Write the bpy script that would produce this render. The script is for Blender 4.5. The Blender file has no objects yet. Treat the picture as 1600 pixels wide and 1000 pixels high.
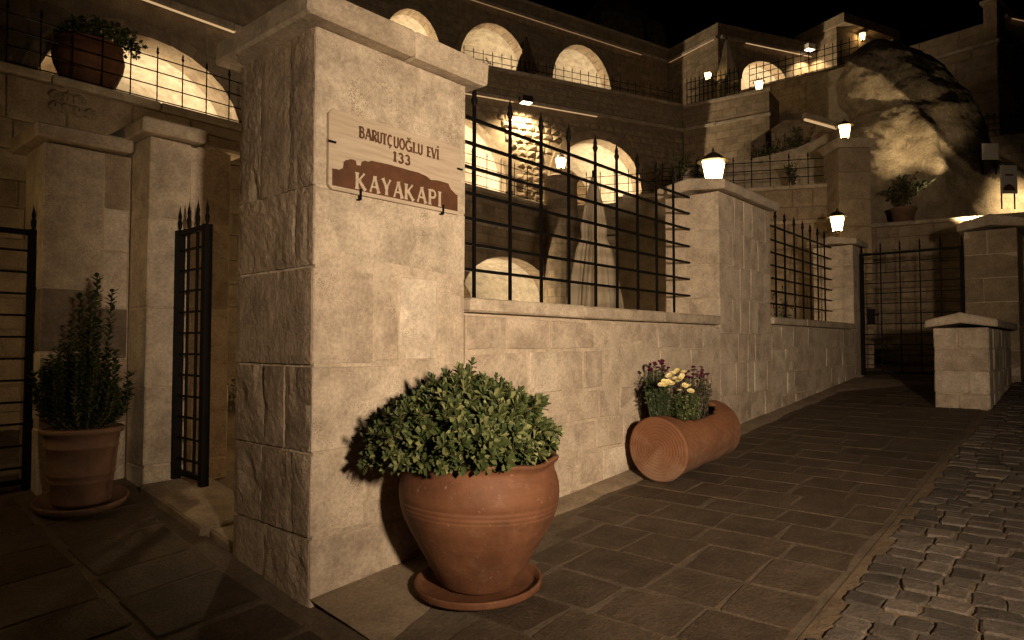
import bpy, bmesh, math, random
from mathutils import Vector, Matrix, noise
random.seed(7)
R = math.radians
sc = bpy.context.scene
col = sc.collection

# ------------------------------------------------------------------ camera
CAM = Vector((-1.78, -2.815, 1.25))
AZ = R(41.0); PITCH = R(2.04); FPX = 1040.0
cd = bpy.data.cameras.new('camera'); cam = bpy.data.objects.new('camera', cd); col.objects.link(cam)
cd.sensor_width = 36.0; cd.lens = FPX / 1600 * 36.0; cd.clip_start = 0.05; cd.clip_end = 500
cam.location = CAM
FW = Vector((math.cos(AZ) * math.cos(PITCH), math.sin(AZ) * math.cos(PITCH), math.sin(PITCH)))
cam.rotation_euler = FW.to_track_quat('-Z', 'Y').to_euler()
sc.camera = cam
RT = Vector((math.sin(AZ), -math.cos(AZ), 0)); UP = RT.cross(FW)
FH = Vector((math.cos(AZ), math.sin(AZ), 0))

# ------------------------------------------------------------------ world: night sky
w = bpy.data.worlds.new('World'); sc.world = w; w.use_nodes = True
nt = w.node_tree; nt.nodes.clear()
sky = nt.nodes.new('ShaderNodeTexSky'); sky.sky_type = 'NISHITA'; sky.sun_disc = False
sky.sun_elevation = R(-6); sky.sun_rotation = R(200)
bg = nt.nodes.new('ShaderNodeBackground'); bg.inputs[1].default_value = 0.004
wo = nt.nodes.new('ShaderNodeOutputWorld')
nt.links.new(sky.outputs[0], bg.inputs[0]); nt.links.new(bg.outputs[0], wo.inputs[0])
sc.view_settings.view_transform = 'Standard'; sc.view_settings.look = 'None'
sc.view_settings.exposure = 0.0; sc.view_settings.gamma = 1.0
sc.cycles.use_denoising = True
sc.cycles.max_bounces = 6
sc.cycles.sample_clamp_indirect = 4.0
sc.cycles.use_light_tree = True
sc.cycles.light_sampling_threshold = 0.002

WARM = (1.0, 0.70, 0.38)
KEYC = (1.0, 0.77, 0.55)

# ------------------------------------------------------------------ pixel -> place
def ray(px, py):
    return (FW + RT * ((px - 800) / FPX) + UP * ((500 - py) / FPX))
def on_y(px, py, Y):
    d = ray(px, py); return CAM + d * ((Y - CAM.y) / d.y)
def on_x(px, py, X):
    d = ray(px, py); return CAM + d * ((X - CAM.x) / d.x)
def at(px, py, Z):
    d = ray(px, py); return CAM + d * (Z / d.dot(FH))
def sm(a, b, x):
    t = max(0, min(1, (x - a) / (b - a))); return t * t * (3 - 2 * t)
def gz(x, y):
    z = 0.07 * max(-6, min(30, x))
    e = 1 - sm(-0.15, 0.45, x)
    yy = max(-4.0, min(3.0, y))
    z += 0.13 * yy if yy > 0 else 0.06 * yy * e
    return z

# ------------------------------------------------------------------ materials
def nodes(name):
    m = bpy.data.materials.new(name); m.use_nodes = True
    t = m.node_tree; b = t.nodes['Principled BSDF']
    return m, t, b
def N(t, typ, **k):
    n = t.nodes.new(typ)
    for a, v in k.items():
        if a.startswith('i_'):
            n.inputs[a[2:]].default_value = v
        else: setattr(n, a, v)
    return n
def plain(name, c, rough=0.6, metal=0, em=None, es=0):
    m, t, b = nodes(name)
    b.inputs['Base Color'].default_value = (*c, 1); b.inputs['Roughness'].default_value = rough
    b.inputs['Metallic'].default_value = metal
    if em:
        b.inputs['Emission Color'].default_value = (*em, 1); b.inputs['Emission Strength'].default_value = es
    return m
def ramp(t, stops):
    r = t.nodes.new('ShaderNodeValToRGB')
    e = r.color_ramp.elements
    while len(e) < len(stops): e.new(0.5)
    for i, (p, c) in enumerate(stops):
        e[i].position = p; e[i].color = (*c, 1) if len(c) == 3 else c
    return r
def mix(t, a, b, fac, mode='MIX'):
    n = t.nodes.new('ShaderNodeMix'); n.data_type = 'RGBA'; n.blend_type = mode
    def put(s, v):
        if isinstance(v, (int, float)): s.default_value = v
        elif isinstance(v, tuple): s.default_value = (*v, 1)
        else: t.links.new(v, s)
    put(n.inputs[0], fac); put(n.inputs[6], a); put(n.inputs[7], b)
    return n.outputs[2]
def stone(name, cols, bump=0.35, spot=0.55, coarse=0.0, rand=True, brick=None, pscale=1.0, rough=0.9, stainc=(0.20, 0.145, 0.09), stain=0.5, smear=0.0, graincol=(0.17, 0.115, 0.075)):
    """mottled porous stone; every block gets its own tint"""
    m, t, b = nodes(name); L = t.links
    tc = N(t, 'ShaderNodeTexCoord'); oi = N(t, 'ShaderNodeObjectInfo')
    off = N(t, 'ShaderNodeVectorMath', operation='SCALE'); off.inputs['Scale'].default_value = 37.0
    cmb = N(t, 'ShaderNodeCombineXYZ'); L.new(oi.outputs['Random'], cmb.inputs[0]); L.new(oi.outputs['Random'], cmb.inputs[1])
    L.new(cmb.outputs[0], off.inputs[0])
    add = N(t, 'ShaderNodeVectorMath', operation='ADD'); L.new(tc.outputs['Object'], add.inputs[0]); L.new(off.outputs[0], add.inputs[1])
    V = add.outputs[0] if rand else tc.outputs['Object']
    rp = ramp(t, [(i / (len(cols) - 1), c) for i, c in enumerate(cols)])
    n0 = N(t, 'ShaderNodeTexNoise', i_Scale=1.3 * pscale, i_Detail=3.0); L.new(tc.outputs['Object'], n0.inputs['Vector'])
    if rand:
        ma = N(t, 'ShaderNodeMath', operation='ADD'); ml = N(t, 'ShaderNodeMath', operation='MULTIPLY_ADD')
        L.new(n0.outputs[0], ml.inputs[0]); ml.inputs[1].default_value = 0.6; ml.inputs[2].default_value = -0.3
        L.new(oi.outputs['Random'], ma.inputs[0]); L.new(ml.outputs[0], ma.inputs[1]); L.new(ma.outputs[0], rp.inputs[0])
    else: L.new(n0.outputs[0], rp.inputs[0])
    c = rp.outputs[0]
    # blotches
    n1 = N(t, 'ShaderNodeTexNoise', i_Scale=5.0 * pscale, i_Detail=6.0, i_Roughness=0.65); L.new(V, n1.inputs['Vector'])
    r1 = ramp(t, [(0.36, (0.66, 0.64, 0.62)), (0.62, (1.15, 1.14, 1.12))]); L.new(n1.outputs[0], r1.inputs[0])
    c = mix(t, c, r1.outputs[0], 0.8, 'MULTIPLY')
    n2 = N(t, 'ShaderNodeTexNoise', i_Scale=2.6 * pscale, i_Detail=8.0, i_Roughness=0.72); L.new(V, n2.inputs['Vector'])
    r2 = ramp(t, [(0.56, (0, 0, 0)), (0.70, (1, 1, 1))]); L.new(n2.outputs[0], r2.inputs[0])
    mm = N(t, 'ShaderNodeMath', operation='MULTIPLY'); L.new(r2.outputs[0], mm.inputs[0]); mm.inputs[1].default_value = stain
    c = mix(t, c, stainc, mm.outputs[0])
    if smear:
        ns = N(t, 'ShaderNodeTexNoise', i_Scale=3.4, i_Detail=7.0, i_Roughness=0.62, i_Distortion=0.4); L.new(tc.outputs['Object'], ns.inputs['Vector'])
        rs = ramp(t, [(0.50, (0, 0, 0)), (0.60, (smear, smear, smear))]); L.new(ns.outputs[0], rs.inputs[0])
        c = mix(t, c, (0.60, 0.495, 0.365), rs.outputs[0])
    # dark grains
    v = N(t, 'ShaderNodeTexVoronoi', i_Scale=105.0 * pscale); L.new(V, v.inputs['Vector'])
    n3 = N(t, 'ShaderNodeTexNoise', i_Scale=6.0 * pscale, i_Detail=5.0, i_Roughness=0.7); L.new(V, n3.inputs['Vector'])
    sb = N(t, 'ShaderNodeMath', operation='MULTIPLY_ADD'); L.new(n3.outputs[0], sb.inputs[0]); sb.inputs[1].default_value = 1.9; sb.inputs[2].default_value = -0.80
    lt = N(t, 'ShaderNodeMath', operation='LESS_THAN'); L.new(v.outputs['Distance'], lt.inputs[0]); L.new(sb.outputs[0], lt.inputs[1])
    ms = N(t, 'ShaderNodeMath', operation='MULTIPLY'); L.new(lt.outputs[0], ms.inputs[0]); ms.inputs[1].default_value = spot
    c = mix(t, c, graincol, ms.outputs[0])
    n4 = N(t, 'ShaderNodeTexNoise', i_Scale=48.0 * pscale, i_Detail=6.0, i_Roughness=0.7); L.new(V, n4.inputs['Vector'])
    r4 = ramp(t, [(0.36, (0.58, 0.57, 0.56)), (0.62, (1.22, 1.22, 1.22))]); L.new(n4.outputs[0], r4.inputs[0])
    c = mix(t, c, r4.outputs[0], 0.5, 'MULTIPLY')
    h = n4.outputs[0]
    bp = N(t, 'ShaderNodeBump', i_Strength=bump, i_Distance=0.012); L.new(h, bp.inputs['Height'])
    last = bp.outputs[0]
    if coarse:
        n5 = N(t, 'ShaderNodeTexNoise', i_Scale=15.0 * pscale, i_Detail=7.0, i_Roughness=0.68, i_Distortion=0.15)
        mp = N(t, 'ShaderNodeMapping'); mp.inputs['Scale'].default_value = (1, 1, 0.8); L.new(V, mp.inputs[0]); L.new(mp.outputs[0], n5.inputs['Vector'])
        b2 = N(t, 'ShaderNodeBump', i_Strength=coarse, i_Distance=0.05); L.new(n5.outputs[0], b2.inputs['Height']); L.new(last, b2.inputs['Normal']); last = b2.outputs[0]
    if brick:
        mp = N(t, 'ShaderNodeCombineXYZ'); sx = N(t, 'ShaderNodeSeparateXYZ'); L.new(tc.outputs['Object'], sx.inputs[0])
        L.new(sx.outputs[0], mp.inputs[0]); L.new(sx.outputs[2], mp.inputs[1])
        br = N(t, 'ShaderNodeTexBrick'); br.inputs['Scale'].default_value = 1.0
        br.inputs['Brick Width'].default_value = brick[0]; br.inputs['Row Height'].default_value = brick[1]
        br.inputs['Mortar Size'].default_value = 0.012; br.inputs['Color1'].default_value = (0.75, 0.73, 0.7, 1); br.inputs['Color2'].default_value = (1.15, 1.12, 1.08, 1)
        br.inputs['Mortar'].default_value = (0.7, 0.68, 0.64, 1)
        L.new(mp.outputs[0], br.inputs['Vector'])
        c = mix(t, c, br.outputs[0], 0.85, 'MULTIPLY')
        b3 = N(t, 'ShaderNodeBump', i_Strength=0.6, i_Distance=0.02); b3.invert = True; L.new(br.outputs['Fac'], b3.inputs['Height']); L.new(last, b3.inputs['Normal']); last = b3.outputs[0]
    L.new(last, b.inputs['Normal']); L.new(c, b.inputs['Base Color']); b.inputs['Roughness'].default_value = rough
    b.inputs['Specular IOR Level'].default_value = 0.25
    return m
TUFF = [(0.44, 0.352, 0.262), (0.54, 0.44, 0.33), (0.49, 0.392, 0.29), (0.53, 0.43, 0.32), (0.70, 0.60, 0.465)]
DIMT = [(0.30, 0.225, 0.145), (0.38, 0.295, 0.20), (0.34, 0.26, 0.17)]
M = {}
M['tuff'] = stone('tuff_block', TUFF, 0.65, coarse=0.10, smear=0.6)
M['tuff_smooth'] = stone('tuff_slab', [(0.52, 0.43, 0.32), (0.58, 0.485, 0.365)], 0.8, spot=0.6, stain=0.5, coarse=0.09)
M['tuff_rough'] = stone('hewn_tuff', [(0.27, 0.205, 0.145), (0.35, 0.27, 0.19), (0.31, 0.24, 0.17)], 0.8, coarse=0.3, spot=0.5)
M['dark_stone'] = stone('dark_basalt', [(0.16, 0.125, 0.092), (0.24, 0.19, 0.14)], 0.8, coarse=0.3, spot=0.5, stain=0.8, stainc=(0.26, 0.2, 0.14))
M['mortar'] = stone('mortar', [(0.53, 0.43, 0.315), (0.62, 0.51, 0.38)], 0.9, rand=False, spot=0.35, stain=0.25, smear=0.6, coarse=0.1)
M['cap'] = stone('cap_stone', [(0.45, 0.365, 0.265), (0.52, 0.43, 0.32)], 0.3, coarse=0.12, spot=0.35, stain=0.35)
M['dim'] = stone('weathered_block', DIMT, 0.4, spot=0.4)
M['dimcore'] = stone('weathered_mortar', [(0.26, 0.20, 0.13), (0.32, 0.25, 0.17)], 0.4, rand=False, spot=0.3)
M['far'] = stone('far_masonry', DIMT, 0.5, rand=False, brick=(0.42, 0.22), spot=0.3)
M['vault'] = stone('vault_plaster', [(0.50, 0.42, 0.31), (0.58, 0.50, 0.38)], 0.3, rand=False, spot=0.2, stain=0.3, brick=(0.6, 0.3))
M['paver'] = stone('basalt_paver', [(0.072, 0.050, 0.032), (0.105, 0.075, 0.049), (0.088, 0.062, 0.04)], 0.9, spot=0.5, stain=0.25, stainc=(0.13, 0.1, 0.07), rough=0.75)
M['cobble'] = stone('basalt_cobble', [(0.092, 0.075, 0.06), (0.135, 0.11, 0.088), (0.06, 0.05, 0.041), (0.17, 0.138, 0.108)], 0.9, coarse=0.3, spot=0.35, stain=0.35, stainc=(0.17, 0.125, 0.08), rough=0.7)
M['joint'] = stone('paver_joint', [(0.115, 0.086, 0.058), (0.155, 0.118, 0.08)], 0.6, rand=False, spot=0.3, stain=0.45, stainc=(0.10, 0.075, 0.05))
M['sand'] = stone('sand_joint', [(0.15, 0.107, 0.065), (0.20, 0.142, 0.087)], 1.0, rand=False, spot=0.5, coarse=0.3)
M['skirt'] = stone('concrete_skirt', [(0.23, 0.175, 0.118), (0.31, 0.238, 0.16)], 0.5, rand=False, spot=0.3, stain=0.5, stainc=(0.15, 0.11, 0.075))
M['iron'] = plain('black_iron', (0.0045, 0.0035, 0.003), 0.6, 0.0); M['iron'].node_tree.nodes['Principled BSDF'].inputs['Specular IOR Level'].default_value = 0.12
M['lamp_metal'] = plain('lantern_metal', (0.05, 0.035, 0.022), 0.5, 0.5)
M['glass'] = plain('lit_lantern_glass', (0.9, 0.8, 0.6), 0.4, 0, (1.0, 0.66, 0.27), 15.0)
M['led'] = plain('led_strip', (0.9, 0.8, 0.6), 0.4, 0, (1.0, 0.58, 0.26), 0.2)  # emissive stand-in for light falling on the mouldings, not a fixture
M['led2'] = plain('bright_led_strip', (0.9, 0.8, 0.6), 0.4, 0, (1.0, 0.64, 0.31), 0.55)  # stronger version of the same painted-on moulding light
M['lens'] = plain('lit_lens', (0.9, 0.9, 0.85), 0.3, 0, (1.0, 0.82, 0.55), 8.0)
M['soil'] = plain('soil', (0.02, 0.013, 0.008), 0.95)
M['black'] = plain('dark_recess', (0.008, 0.006, 0.005), 0.8)
M['white'] = plain('white_board', (0.72, 0.68, 0.6), 0.5)
M['brown'] = plain('brown_print', (0.13, 0.038, 0.012), 0.6)
def leafmat(name, a, b_, c_, trans=0.15):
    m, t, b = nodes(name); L = t.links
    g = N(t, 'ShaderNodeNewGeometry'); oi = N(t, 'ShaderNodeObjectInfo')
    ad = N(t, 'ShaderNodeMath', operation='ADD'); L.new(g.outputs['Random Per Island'], ad.inputs[0]); L.new(oi.outputs['Random'], ad.inputs[1])
    fr = N(t, 'ShaderNodeMath', operation='FRACT'); L.new(ad.outputs[0], fr.inputs[0])
    r = ramp(t, [(0, a), (0.55, b_), (0.85, c_), (1, tuple(min(1, q * 1.5) for q in c_))]); L.new(fr.outputs[0], r.inputs[0])
    L.new(r.outputs[0], b.inputs['Base Color']); b.inputs['Roughness'].default_value = 0.5; b.inputs['Specular IOR Level'].default_value = 0.3
    return m
M['leaf'] = leafmat('glossy_leaf', (0.036, 0.052, 0.015), (0.068, 0.088, 0.027), (0.15, 0.155, 0.06))
M['leaf_dark'] = leafmat('dark_leaf', (0.022, 0.034, 0.013), (0.04, 0.055, 0.02), (0.065, 0.08, 0.03))
M['leaf_dry'] = leafmat('dry_leaf', (0.05, 0.05, 0.022), (0.08, 0.06, 0.035), (0.10, 0.05, 0.045))
M['stem'] = plain('woody_stem', (0.16, 0.105, 0.06), 0.8)
M['petal_y'] = leafmat('yellow_petal', (0.78, 0.62, 0.20), (0.82, 0.70, 0.32), (0.85, 0.78, 0.48))
M['petal_p'] = leafmat('purple_petal', (0.055, 0.004, 0.02), (0.085, 0.008, 0.034), (0.12, 0.012, 0.05))
def terracotta(name, c0, c1, dust, ringy=False):
    m, t, b = nodes(name); L = t.links
    tc = N(t, 'ShaderNodeTexCoord')
    n = N(t, 'ShaderNodeTexNoise', i_Scale=3.0, i_Detail=6.0, i_Roughness=0.65)
    mp = N(t, 'ShaderNodeMapping'); mp.inputs['Scale'].default_value = (1, 1, 2.5); L.new(tc.outputs['Object'], mp.inputs[0]); L.new(mp.outputs[0], n.inputs['Vector'])
    r = ramp(t, [(0.32, c0), (0.68, c1)]); L.new(n.outputs[0], r.inputs[0])
    n2 = N(t, 'ShaderNodeTexNoise', i_Scale=9.0, i_Detail=8.0, i_Roughness=0.75); L.new(tc.outputs['Object'], n2.inputs['Vector'])
    r2 = ramp(t, [(0.55, (0, 0, 0)), (0.75, (0.6, 0.6, 0.6))]); L.new(n2.outputs[0], r2.inputs[0])
    c = mix(t, r.outputs[0], dust, r2.outputs[0])
    n6 = N(t, 'ShaderNodeTexNoise', i_Scale=2.2, i_Detail=7.0, i_Roughness=0.7, i_Distortion=0.8); L.new(tc.outputs['Object'], n6.inputs['Vector'])
    r6 = ramp(t, [(0.42, (1.0, 1.0, 1.0)), (0.62, (0.52, 0.5, 0.5))]); L.new(n6.outputs[0], r6.inputs[0])
    c = mix(t, c, r6.outputs[0], 0.75, 'MULTIPLY')
    v7 = N(t, 'ShaderNodeTexNoise', i_Scale=30.0, i_Detail=4.0, i_Roughness=0.8); L.new(tc.outputs['Object'], v7.inputs['Vector'])
    r7 = ramp(t, [(0.62, (0, 0, 0)), (0.72, (0.55, 0.55, 0.55))]); L.new(v7.outputs[0], r7.inputs[0])
    c = mix(t, c, (0.42, 0.28, 0.19), r7.outputs[0])
    L.new(c, b.inputs['Base Color']); b.inputs['Roughness'].default_value = 0.66; b.inputs['Specular IOR Level'].default_value = 0.3
    n3 = N(t, 'ShaderNodeTexNoise', i_Scale=45.0, i_Detail=5.0); L.new(tc.outputs['Object'], n3.inputs['Vector'])
    wv = N(t, 'ShaderNodeTexWave', i_Scale=16.0, i_Distortion=2.0, i_Detail=2.0); wv.bands_direction = 'Z'; L.new(tc.outputs['Object'], wv.inputs['Vector'])
    b1 = N(t, 'ShaderNodeBump', i_Strength=0.25, i_Distance=0.006); L.new(n3.outputs[0], b1.inputs['Height'])
    b2 = N(t, 'ShaderNodeBump', i_Strength=0.03, i_Distance=0.004); L.new(wv.outputs[0], b2.inputs['Height']); L.new(b1.outputs[0], b2.inputs['Normal'])
    L.new(b2.outputs[0], b.inputs['Normal'])
    return m
M['terra'] = terracotta('terracotta', (0.135, 0.056, 0.027), (0.205, 0.086, 0.040), (0.25, 0.145, 0.09))
M['terra_dull'] = terracotta('dusty_terracotta', (0.21, 0.115, 0.07), (0.27, 0.16, 0.10), (0.25, 0.18, 0.13))
def logmat(name, rings):
    m, t, b = nodes(name); L = t.links
    tc = N(t, 'ShaderNodeTexCoord')
    wv = N(t, 'ShaderNodeTexWave', i_Scale=13.0 if rings else 9.0, i_Distortion=3.2 if rings else 14.0, i_Detail=2.5)
    wv.wave_type = 'RINGS' if rings else 'BANDS'
    if rings: wv.rings_direction = 'X'; wv.inputs['Detail Scale'].default_value = 1.2
    else:
        wv.bands_direction = 'DIAGONAL'; wv.inputs['Detail Scale'].default_value = 1.0
    L.new(tc.outputs['Object'], wv.inputs['Vector'])
    n = N(t, 'ShaderNodeTexNoise', i_Scale=4.0, i_Detail=6.0); L.new(tc.outputs['Object'], n.inputs['Vector'])
    r = ramp(t, [(0.3, (0.16, 0.066, 0.03)), (0.7, (0.235, 0.10, 0.046))]); L.new(n.outputs[0], r.inputs[0])
    r2 = ramp(t, [(0.0, (0.78, 0.76, 0.74)), (0.5, (1, 1, 1))]); L.new(wv.outputs[0], r2.inputs[0])
    c = mix(t, r.outputs[0], r2.outputs[0], 0.6, 'MULTIPLY')
    sx = N(t, 'ShaderNodeSeparateXYZ'); L.new(tc.outputs['Object'], sx.inputs[0])
    n5 = N(t, 'ShaderNodeTexNoise', i_Scale=9.0, i_Detail=8.0, i_Roughness=0.75); L.new(tc.outputs['Object'], n5.inputs['Vector'])
    dz = N(t, 'ShaderNodeMath', operation='MULTIPLY_ADD'); L.new(sx.outputs[2], dz.inputs[0]); dz.inputs[1].default_value = -0.9; dz.inputs[2].default_value = -0.1
    dd = N(t, 'ShaderNodeMath', operation='ADD'); L.new(dz.outputs[0], dd.inputs[0]); L.new(n5.outputs[0], dd.inputs[1])
    r5 = ramp(t, [(0.34, (0, 0, 0)), (0.62, (0.75, 0.75, 0.75))]); L.new(dd.outputs[0], r5.inputs[0])
    c = mix(t, c, (0.27, 0.165, 0.105), r5.outputs[0])
    L.new(c, b.inputs['Base Color']); b.inputs['Roughness'].default_value = 0.72; b.inputs['Specular IOR Level'].default_value = 0.3
    b1 = N(t, 'ShaderNodeBump', i_Strength=0.3 if rings else 0.22, i_Distance=0.006); L.new(wv.outputs[0], b1.inputs['Height'])
    L.new(b1.outputs[0], b.inputs['Normal'])
    return m
M['log_ring'] = logmat('carved_rings', True); M['log_bark'] = logmat('carved_bark', False)
def fabric(name, c):
    m, t, b = nodes(name); L = t.links
    tc = N(t, 'ShaderNodeTexCoord'); n = N(t, 'ShaderNodeTexNoise', i_Scale=2.0, i_Detail=5.0); L.new(tc.outputs['Object'], n.inputs['Vector'])
    r = ramp(t, [(0.3, tuple(x * 0.75 for x in c)), (0.7, c)]); L.new(n.outputs[0], r.inputs[0]); L.new(r.outputs[0], b.inputs['Base Color'])
    b.inputs['Roughness'].default_value = 0.95
    return m
M['canvas'] = fabric('cream_canvas', (0.55, 0.46, 0.33)); M['canvas_dark'] = fabric('brown_canvas', (0.12, 0.075, 0.04))
def travertine():
    m, t, b = nodes('travertine'); L = t.links
    tc = N(t, 'ShaderNodeTexCoord'); mp = N(t, 'ShaderNodeMapping'); mp.inputs['Scale'].default_value = (2, 2, 26); mp.inputs['Rotation'].default_value = (0, R(-6), 0)
    L.new(tc.outputs['Object'], mp.inputs[0])
    n = N(t, 'ShaderNodeTexNoise', i_Scale=1.6, i_Detail=7.0, i_Roughness=0.65); L.new(mp.outputs[0], n.inputs['Vector'])
    r = ramp(t, [(0.32, (0.36, 0.275, 0.19)), (0.52, (0.47, 0.375, 0.265)), (0.7, (0.52, 0.42, 0.305))]); L.new(n.outputs[0], r.inputs[0])
    L.new(r.outputs[0], b.inputs['Base Color']); b.inputs['Roughness'].default_value = 0.6
    bp = N(t, 'ShaderNodeBump', i_Strength=0.12, i_Distance=0.004); L.new(n.outputs[0], bp.inputs['Height']); L.new(bp.outputs[0], b.inputs['Normal'])
    return m
M['trav'] = travertine()
def rustprint():
    m, t, b = nodes('rust_brown_paint'); L = t.links
    tc = N(t, 'ShaderNodeTexCoord'); n = N(t, 'ShaderNodeTexNoise', i_Scale=14.0, i_Detail=8.0, i_Roughness=0.7); L.new(tc.outputs['Object'], n.inputs['Vector'])
    r = ramp(t, [(0.3, (0.066, 0.024, 0.008)), (0.7, (0.12, 0.046, 0.016))]); L.new(n.outputs[0], r.inputs[0])
    L.new(r.outputs[0], b.inputs['Base Color']); b.inputs['Roughness'].default_value = 0.65
    return m
M['rust'] = rustprint()
def rockmat():
    m = stone('tuff_rock', [(0.36, 0.28, 0.17), (0.46, 0.37, 0.245), (0.40, 0.315, 0.20)], 1.0, rand=False, pscale=0.6, coarse=1.0, spot=0.5, stain=0.35)
    t = m.node_tree; L = t.links; b = t.nodes['Principled BSDF']
    src = b.inputs['Base Color'].links[0].from_socket
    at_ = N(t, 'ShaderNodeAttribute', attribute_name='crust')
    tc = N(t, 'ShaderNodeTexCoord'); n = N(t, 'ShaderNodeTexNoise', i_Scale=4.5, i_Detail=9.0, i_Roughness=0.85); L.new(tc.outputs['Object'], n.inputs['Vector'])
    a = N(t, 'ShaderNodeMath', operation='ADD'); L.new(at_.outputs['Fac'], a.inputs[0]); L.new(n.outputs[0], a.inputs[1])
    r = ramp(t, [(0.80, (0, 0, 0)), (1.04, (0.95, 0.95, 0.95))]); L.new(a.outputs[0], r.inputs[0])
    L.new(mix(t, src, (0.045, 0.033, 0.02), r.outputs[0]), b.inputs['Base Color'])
    return m
M['rock'] = rockmat()

# ------------------------------------------------------------------ builders
def tag(o, label=None, cat=None, group=None, kind=None):
    if label: o['label'] = label
    if cat: o['category'] = cat
    if group: o['group'] = group
    if kind: o['kind'] = kind
    return o
def thing(name, label, cat, loc=(0, 0, 0), rz=0, group=None):
    o = bpy.data.objects.new(name, None); col.objects.link(o); o.empty_display_size = 0.1
    o.location = loc; o.rotation_euler = (0, 0, rz)
    return tag(o, label, cat, group)
def link(name, me, mat, parent=None, world=True, smooth=False):
    o = bpy.data.objects.new(name, me); col.objects.link(o)
    if mat is not None and not me.materials: me.materials.append(mat)
    if parent:
        o.parent = parent
        if world:
            p = parent
            off = Vector((0, 0, 0))
            while p: off += p.location; p = p.parent
            o.location = -off
    if smooth:
        me.polygons.foreach_set('use_smooth', [True] * len(me.polygons))
    return o
def mesh(name, v, f, mat, parent=None, world=True, smooth=False):
    me = bpy.data.meshes.new(name); me.from_pydata([tuple(p) for p in v], [], f); me.update()
    return link(name, me, mat, parent, world, smooth)
class MB:
    def __init__(s): s.v = []; s.f = []
    def add(s, v, f):
        b = len(s.v); s.v += [Vector(p) for p in v]; s.f += [tuple(i + b for i in q) for q in f]
    def box(s, a, b):
        x0, y0, z0 = a; x1, y1, z1 = b
        s.add([(x0, y0, z0), (x1, y0, z0), (x1, y1, z0), (x0, y1, z0), (x0, y0, z1), (x1, y0, z1), (x1, y1, z1), (x0, y1, z1)],
              [(0, 3, 2, 1), (4, 5, 6, 7), (0, 1, 5, 4), (1, 2, 6, 5), (2, 3, 7, 6), (3, 0, 4, 7)])
    def tube(s, pts, rad, n=6, cap=True):
        pts = [Vector(p) for p in pts]; rr = rad if isinstance(rad, (list, tuple)) else [rad] * len(pts)
        base = len(s.v); V = []; F = []
        for i, p in enumerate(pts):
            d = (pts[min(i + 1, len(pts) - 1)] - pts[max(i - 1, 0)]).normalized()
            a = d.orthogonal().normalized() if abs(d.z) < 0.99 else Vector((1, 0, 0))
            if abs(d.z) < 0.99: a = d.cross(Vector((0, 0, 1))).normalized()
            b = d.cross(a).normalized()
            for k in range(n):
                t = 2 * math.pi * (k + 0.5) / n
                V.append(p + (a * math.cos(t) + b * math.sin(t)) * rr[i])
        for i in range(len(pts) - 1):
            for k in range(n):
                F.append((i * n + k, i * n + (k + 1) % n, (i + 1) * n + (k + 1) % n, (i + 1) * n + k))
        if cap: F.append(tuple(range(n - 1, -1, -1))); F.append(tuple(range((len(pts) - 1) * n, len(pts) * n)))
        s.add(V, F)
    def lathe(s, prof, c=(0, 0, 0), n=40, fn=None):
        V = []; F = []
        for i, (r, z) in enumerate(prof):
            for k in range(n):
                t = 2 * math.pi * k / n
                p = Vector((c[0] + r * math.cos(t), c[1] + r * math.sin(t), c[2] + z))
                if fn: p = fn(p, i, t)
                V.append(p)
        for i in range(len(prof) - 1):
            for k in range(n):
                F.append((i * n + k, i * n + (k + 1) % n, (i + 1) * n + (k + 1) % n, (i + 1) * n + k))
        s.add(V, F)
    def build(s, name, mat, parent=None, world=True, smooth=False):
        return mesh(name, s.v, s.f, mat, parent, world, smooth)

def chbox(a, b, bev=0.008, jit=0.003, xf=None):
    """chamfered block, 24 verts; jittered so that no two are alike"""
    v = []; idx = {}
    for i in (0, 1):
        for j in (0, 1):
            for k in (0, 1):
                c = [b[0] if i else a[0], b[1] if j else a[1], b[2] if k else a[2]]
                s = [-1 if i else 1, -1 if j else 1, -1 if k else 1]
                jt = [random.uniform(-jit, jit) for _ in range(3)]
                for ax in range(3):
                    p = [c[q] + jt[q] + (s[q] * bev * random.uniform(0.6, 1.4) if q != ax else 0) for q in range(3)]
                    idx[(i, j, k, ax)] = len(v); v.append(Vector(p))
    F = []
    g = lambda i, j, k, ax: idx[(i, j, k, ax)]
    F += [(g(0,0,0,0), g(0,0,1,0), g(0,1,1,0), g(0,1,0,0)), (g(1,0,0,0), g(1,1,0,0), g(1,1,1,0), g(1,0,1,0))]
    F += [(g(0,0,0,1), g(1,0,0,1), g(1,0,1,1), g(0,0,1,1)), (g(0,1,0,1), g(0,1,1,1), g(1,1,1,1), g(1,1,0,1))]
    F += [(g(0,0,0,2), g(0,1,0,2), g(1,1,0,2), g(1,0,0,2)), (g(0,0,1,2), g(1,0,1,2), g(1,1,1,2), g(0,1,1,2))]
    for j in (0, 1):
        for k in (0, 1): F.append((g(0,j,k,1), g(1,j,k,1), g(1,j,k,2), g(0,j,k,2)))
    for i in (0, 1):
        for k in (0, 1): F.append((g(i,0,k,0), g(i,1,k,0), g(i,1,k,2), g(i,0,k,2)))
    for i in (0, 1):
        for j in (0, 1): F.append((g(i,j,0,0), g(i,j,1,0), g(i,j,1,1), g(i,j,0,1)))
    for i in (0, 1):
        for j in (0, 1):
            for k in (0, 1): F.append((g(i,j,k,0), g(i,j,k,1), g(i,j,k,2)))
    if xf: v = [xf(p) for p in v]
    return v, F
def block(name, a, b, mat, parent, bev=0.008, jit=0.003, xf=None, world=True):
    v, F = chbox(a, b, bev, jit, xf)
    me = bpy.data.meshes.new(name); me.from_pydata([tuple(p) for p in v], [], F)
    bm = bmesh.new(); bm.from_mesh(me); bmesh.ops.recalc_face_normals(bm, faces=bm.faces); bm.to_mesh(me); bm.free()
    return link(name, me, mat, parent, world)
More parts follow.
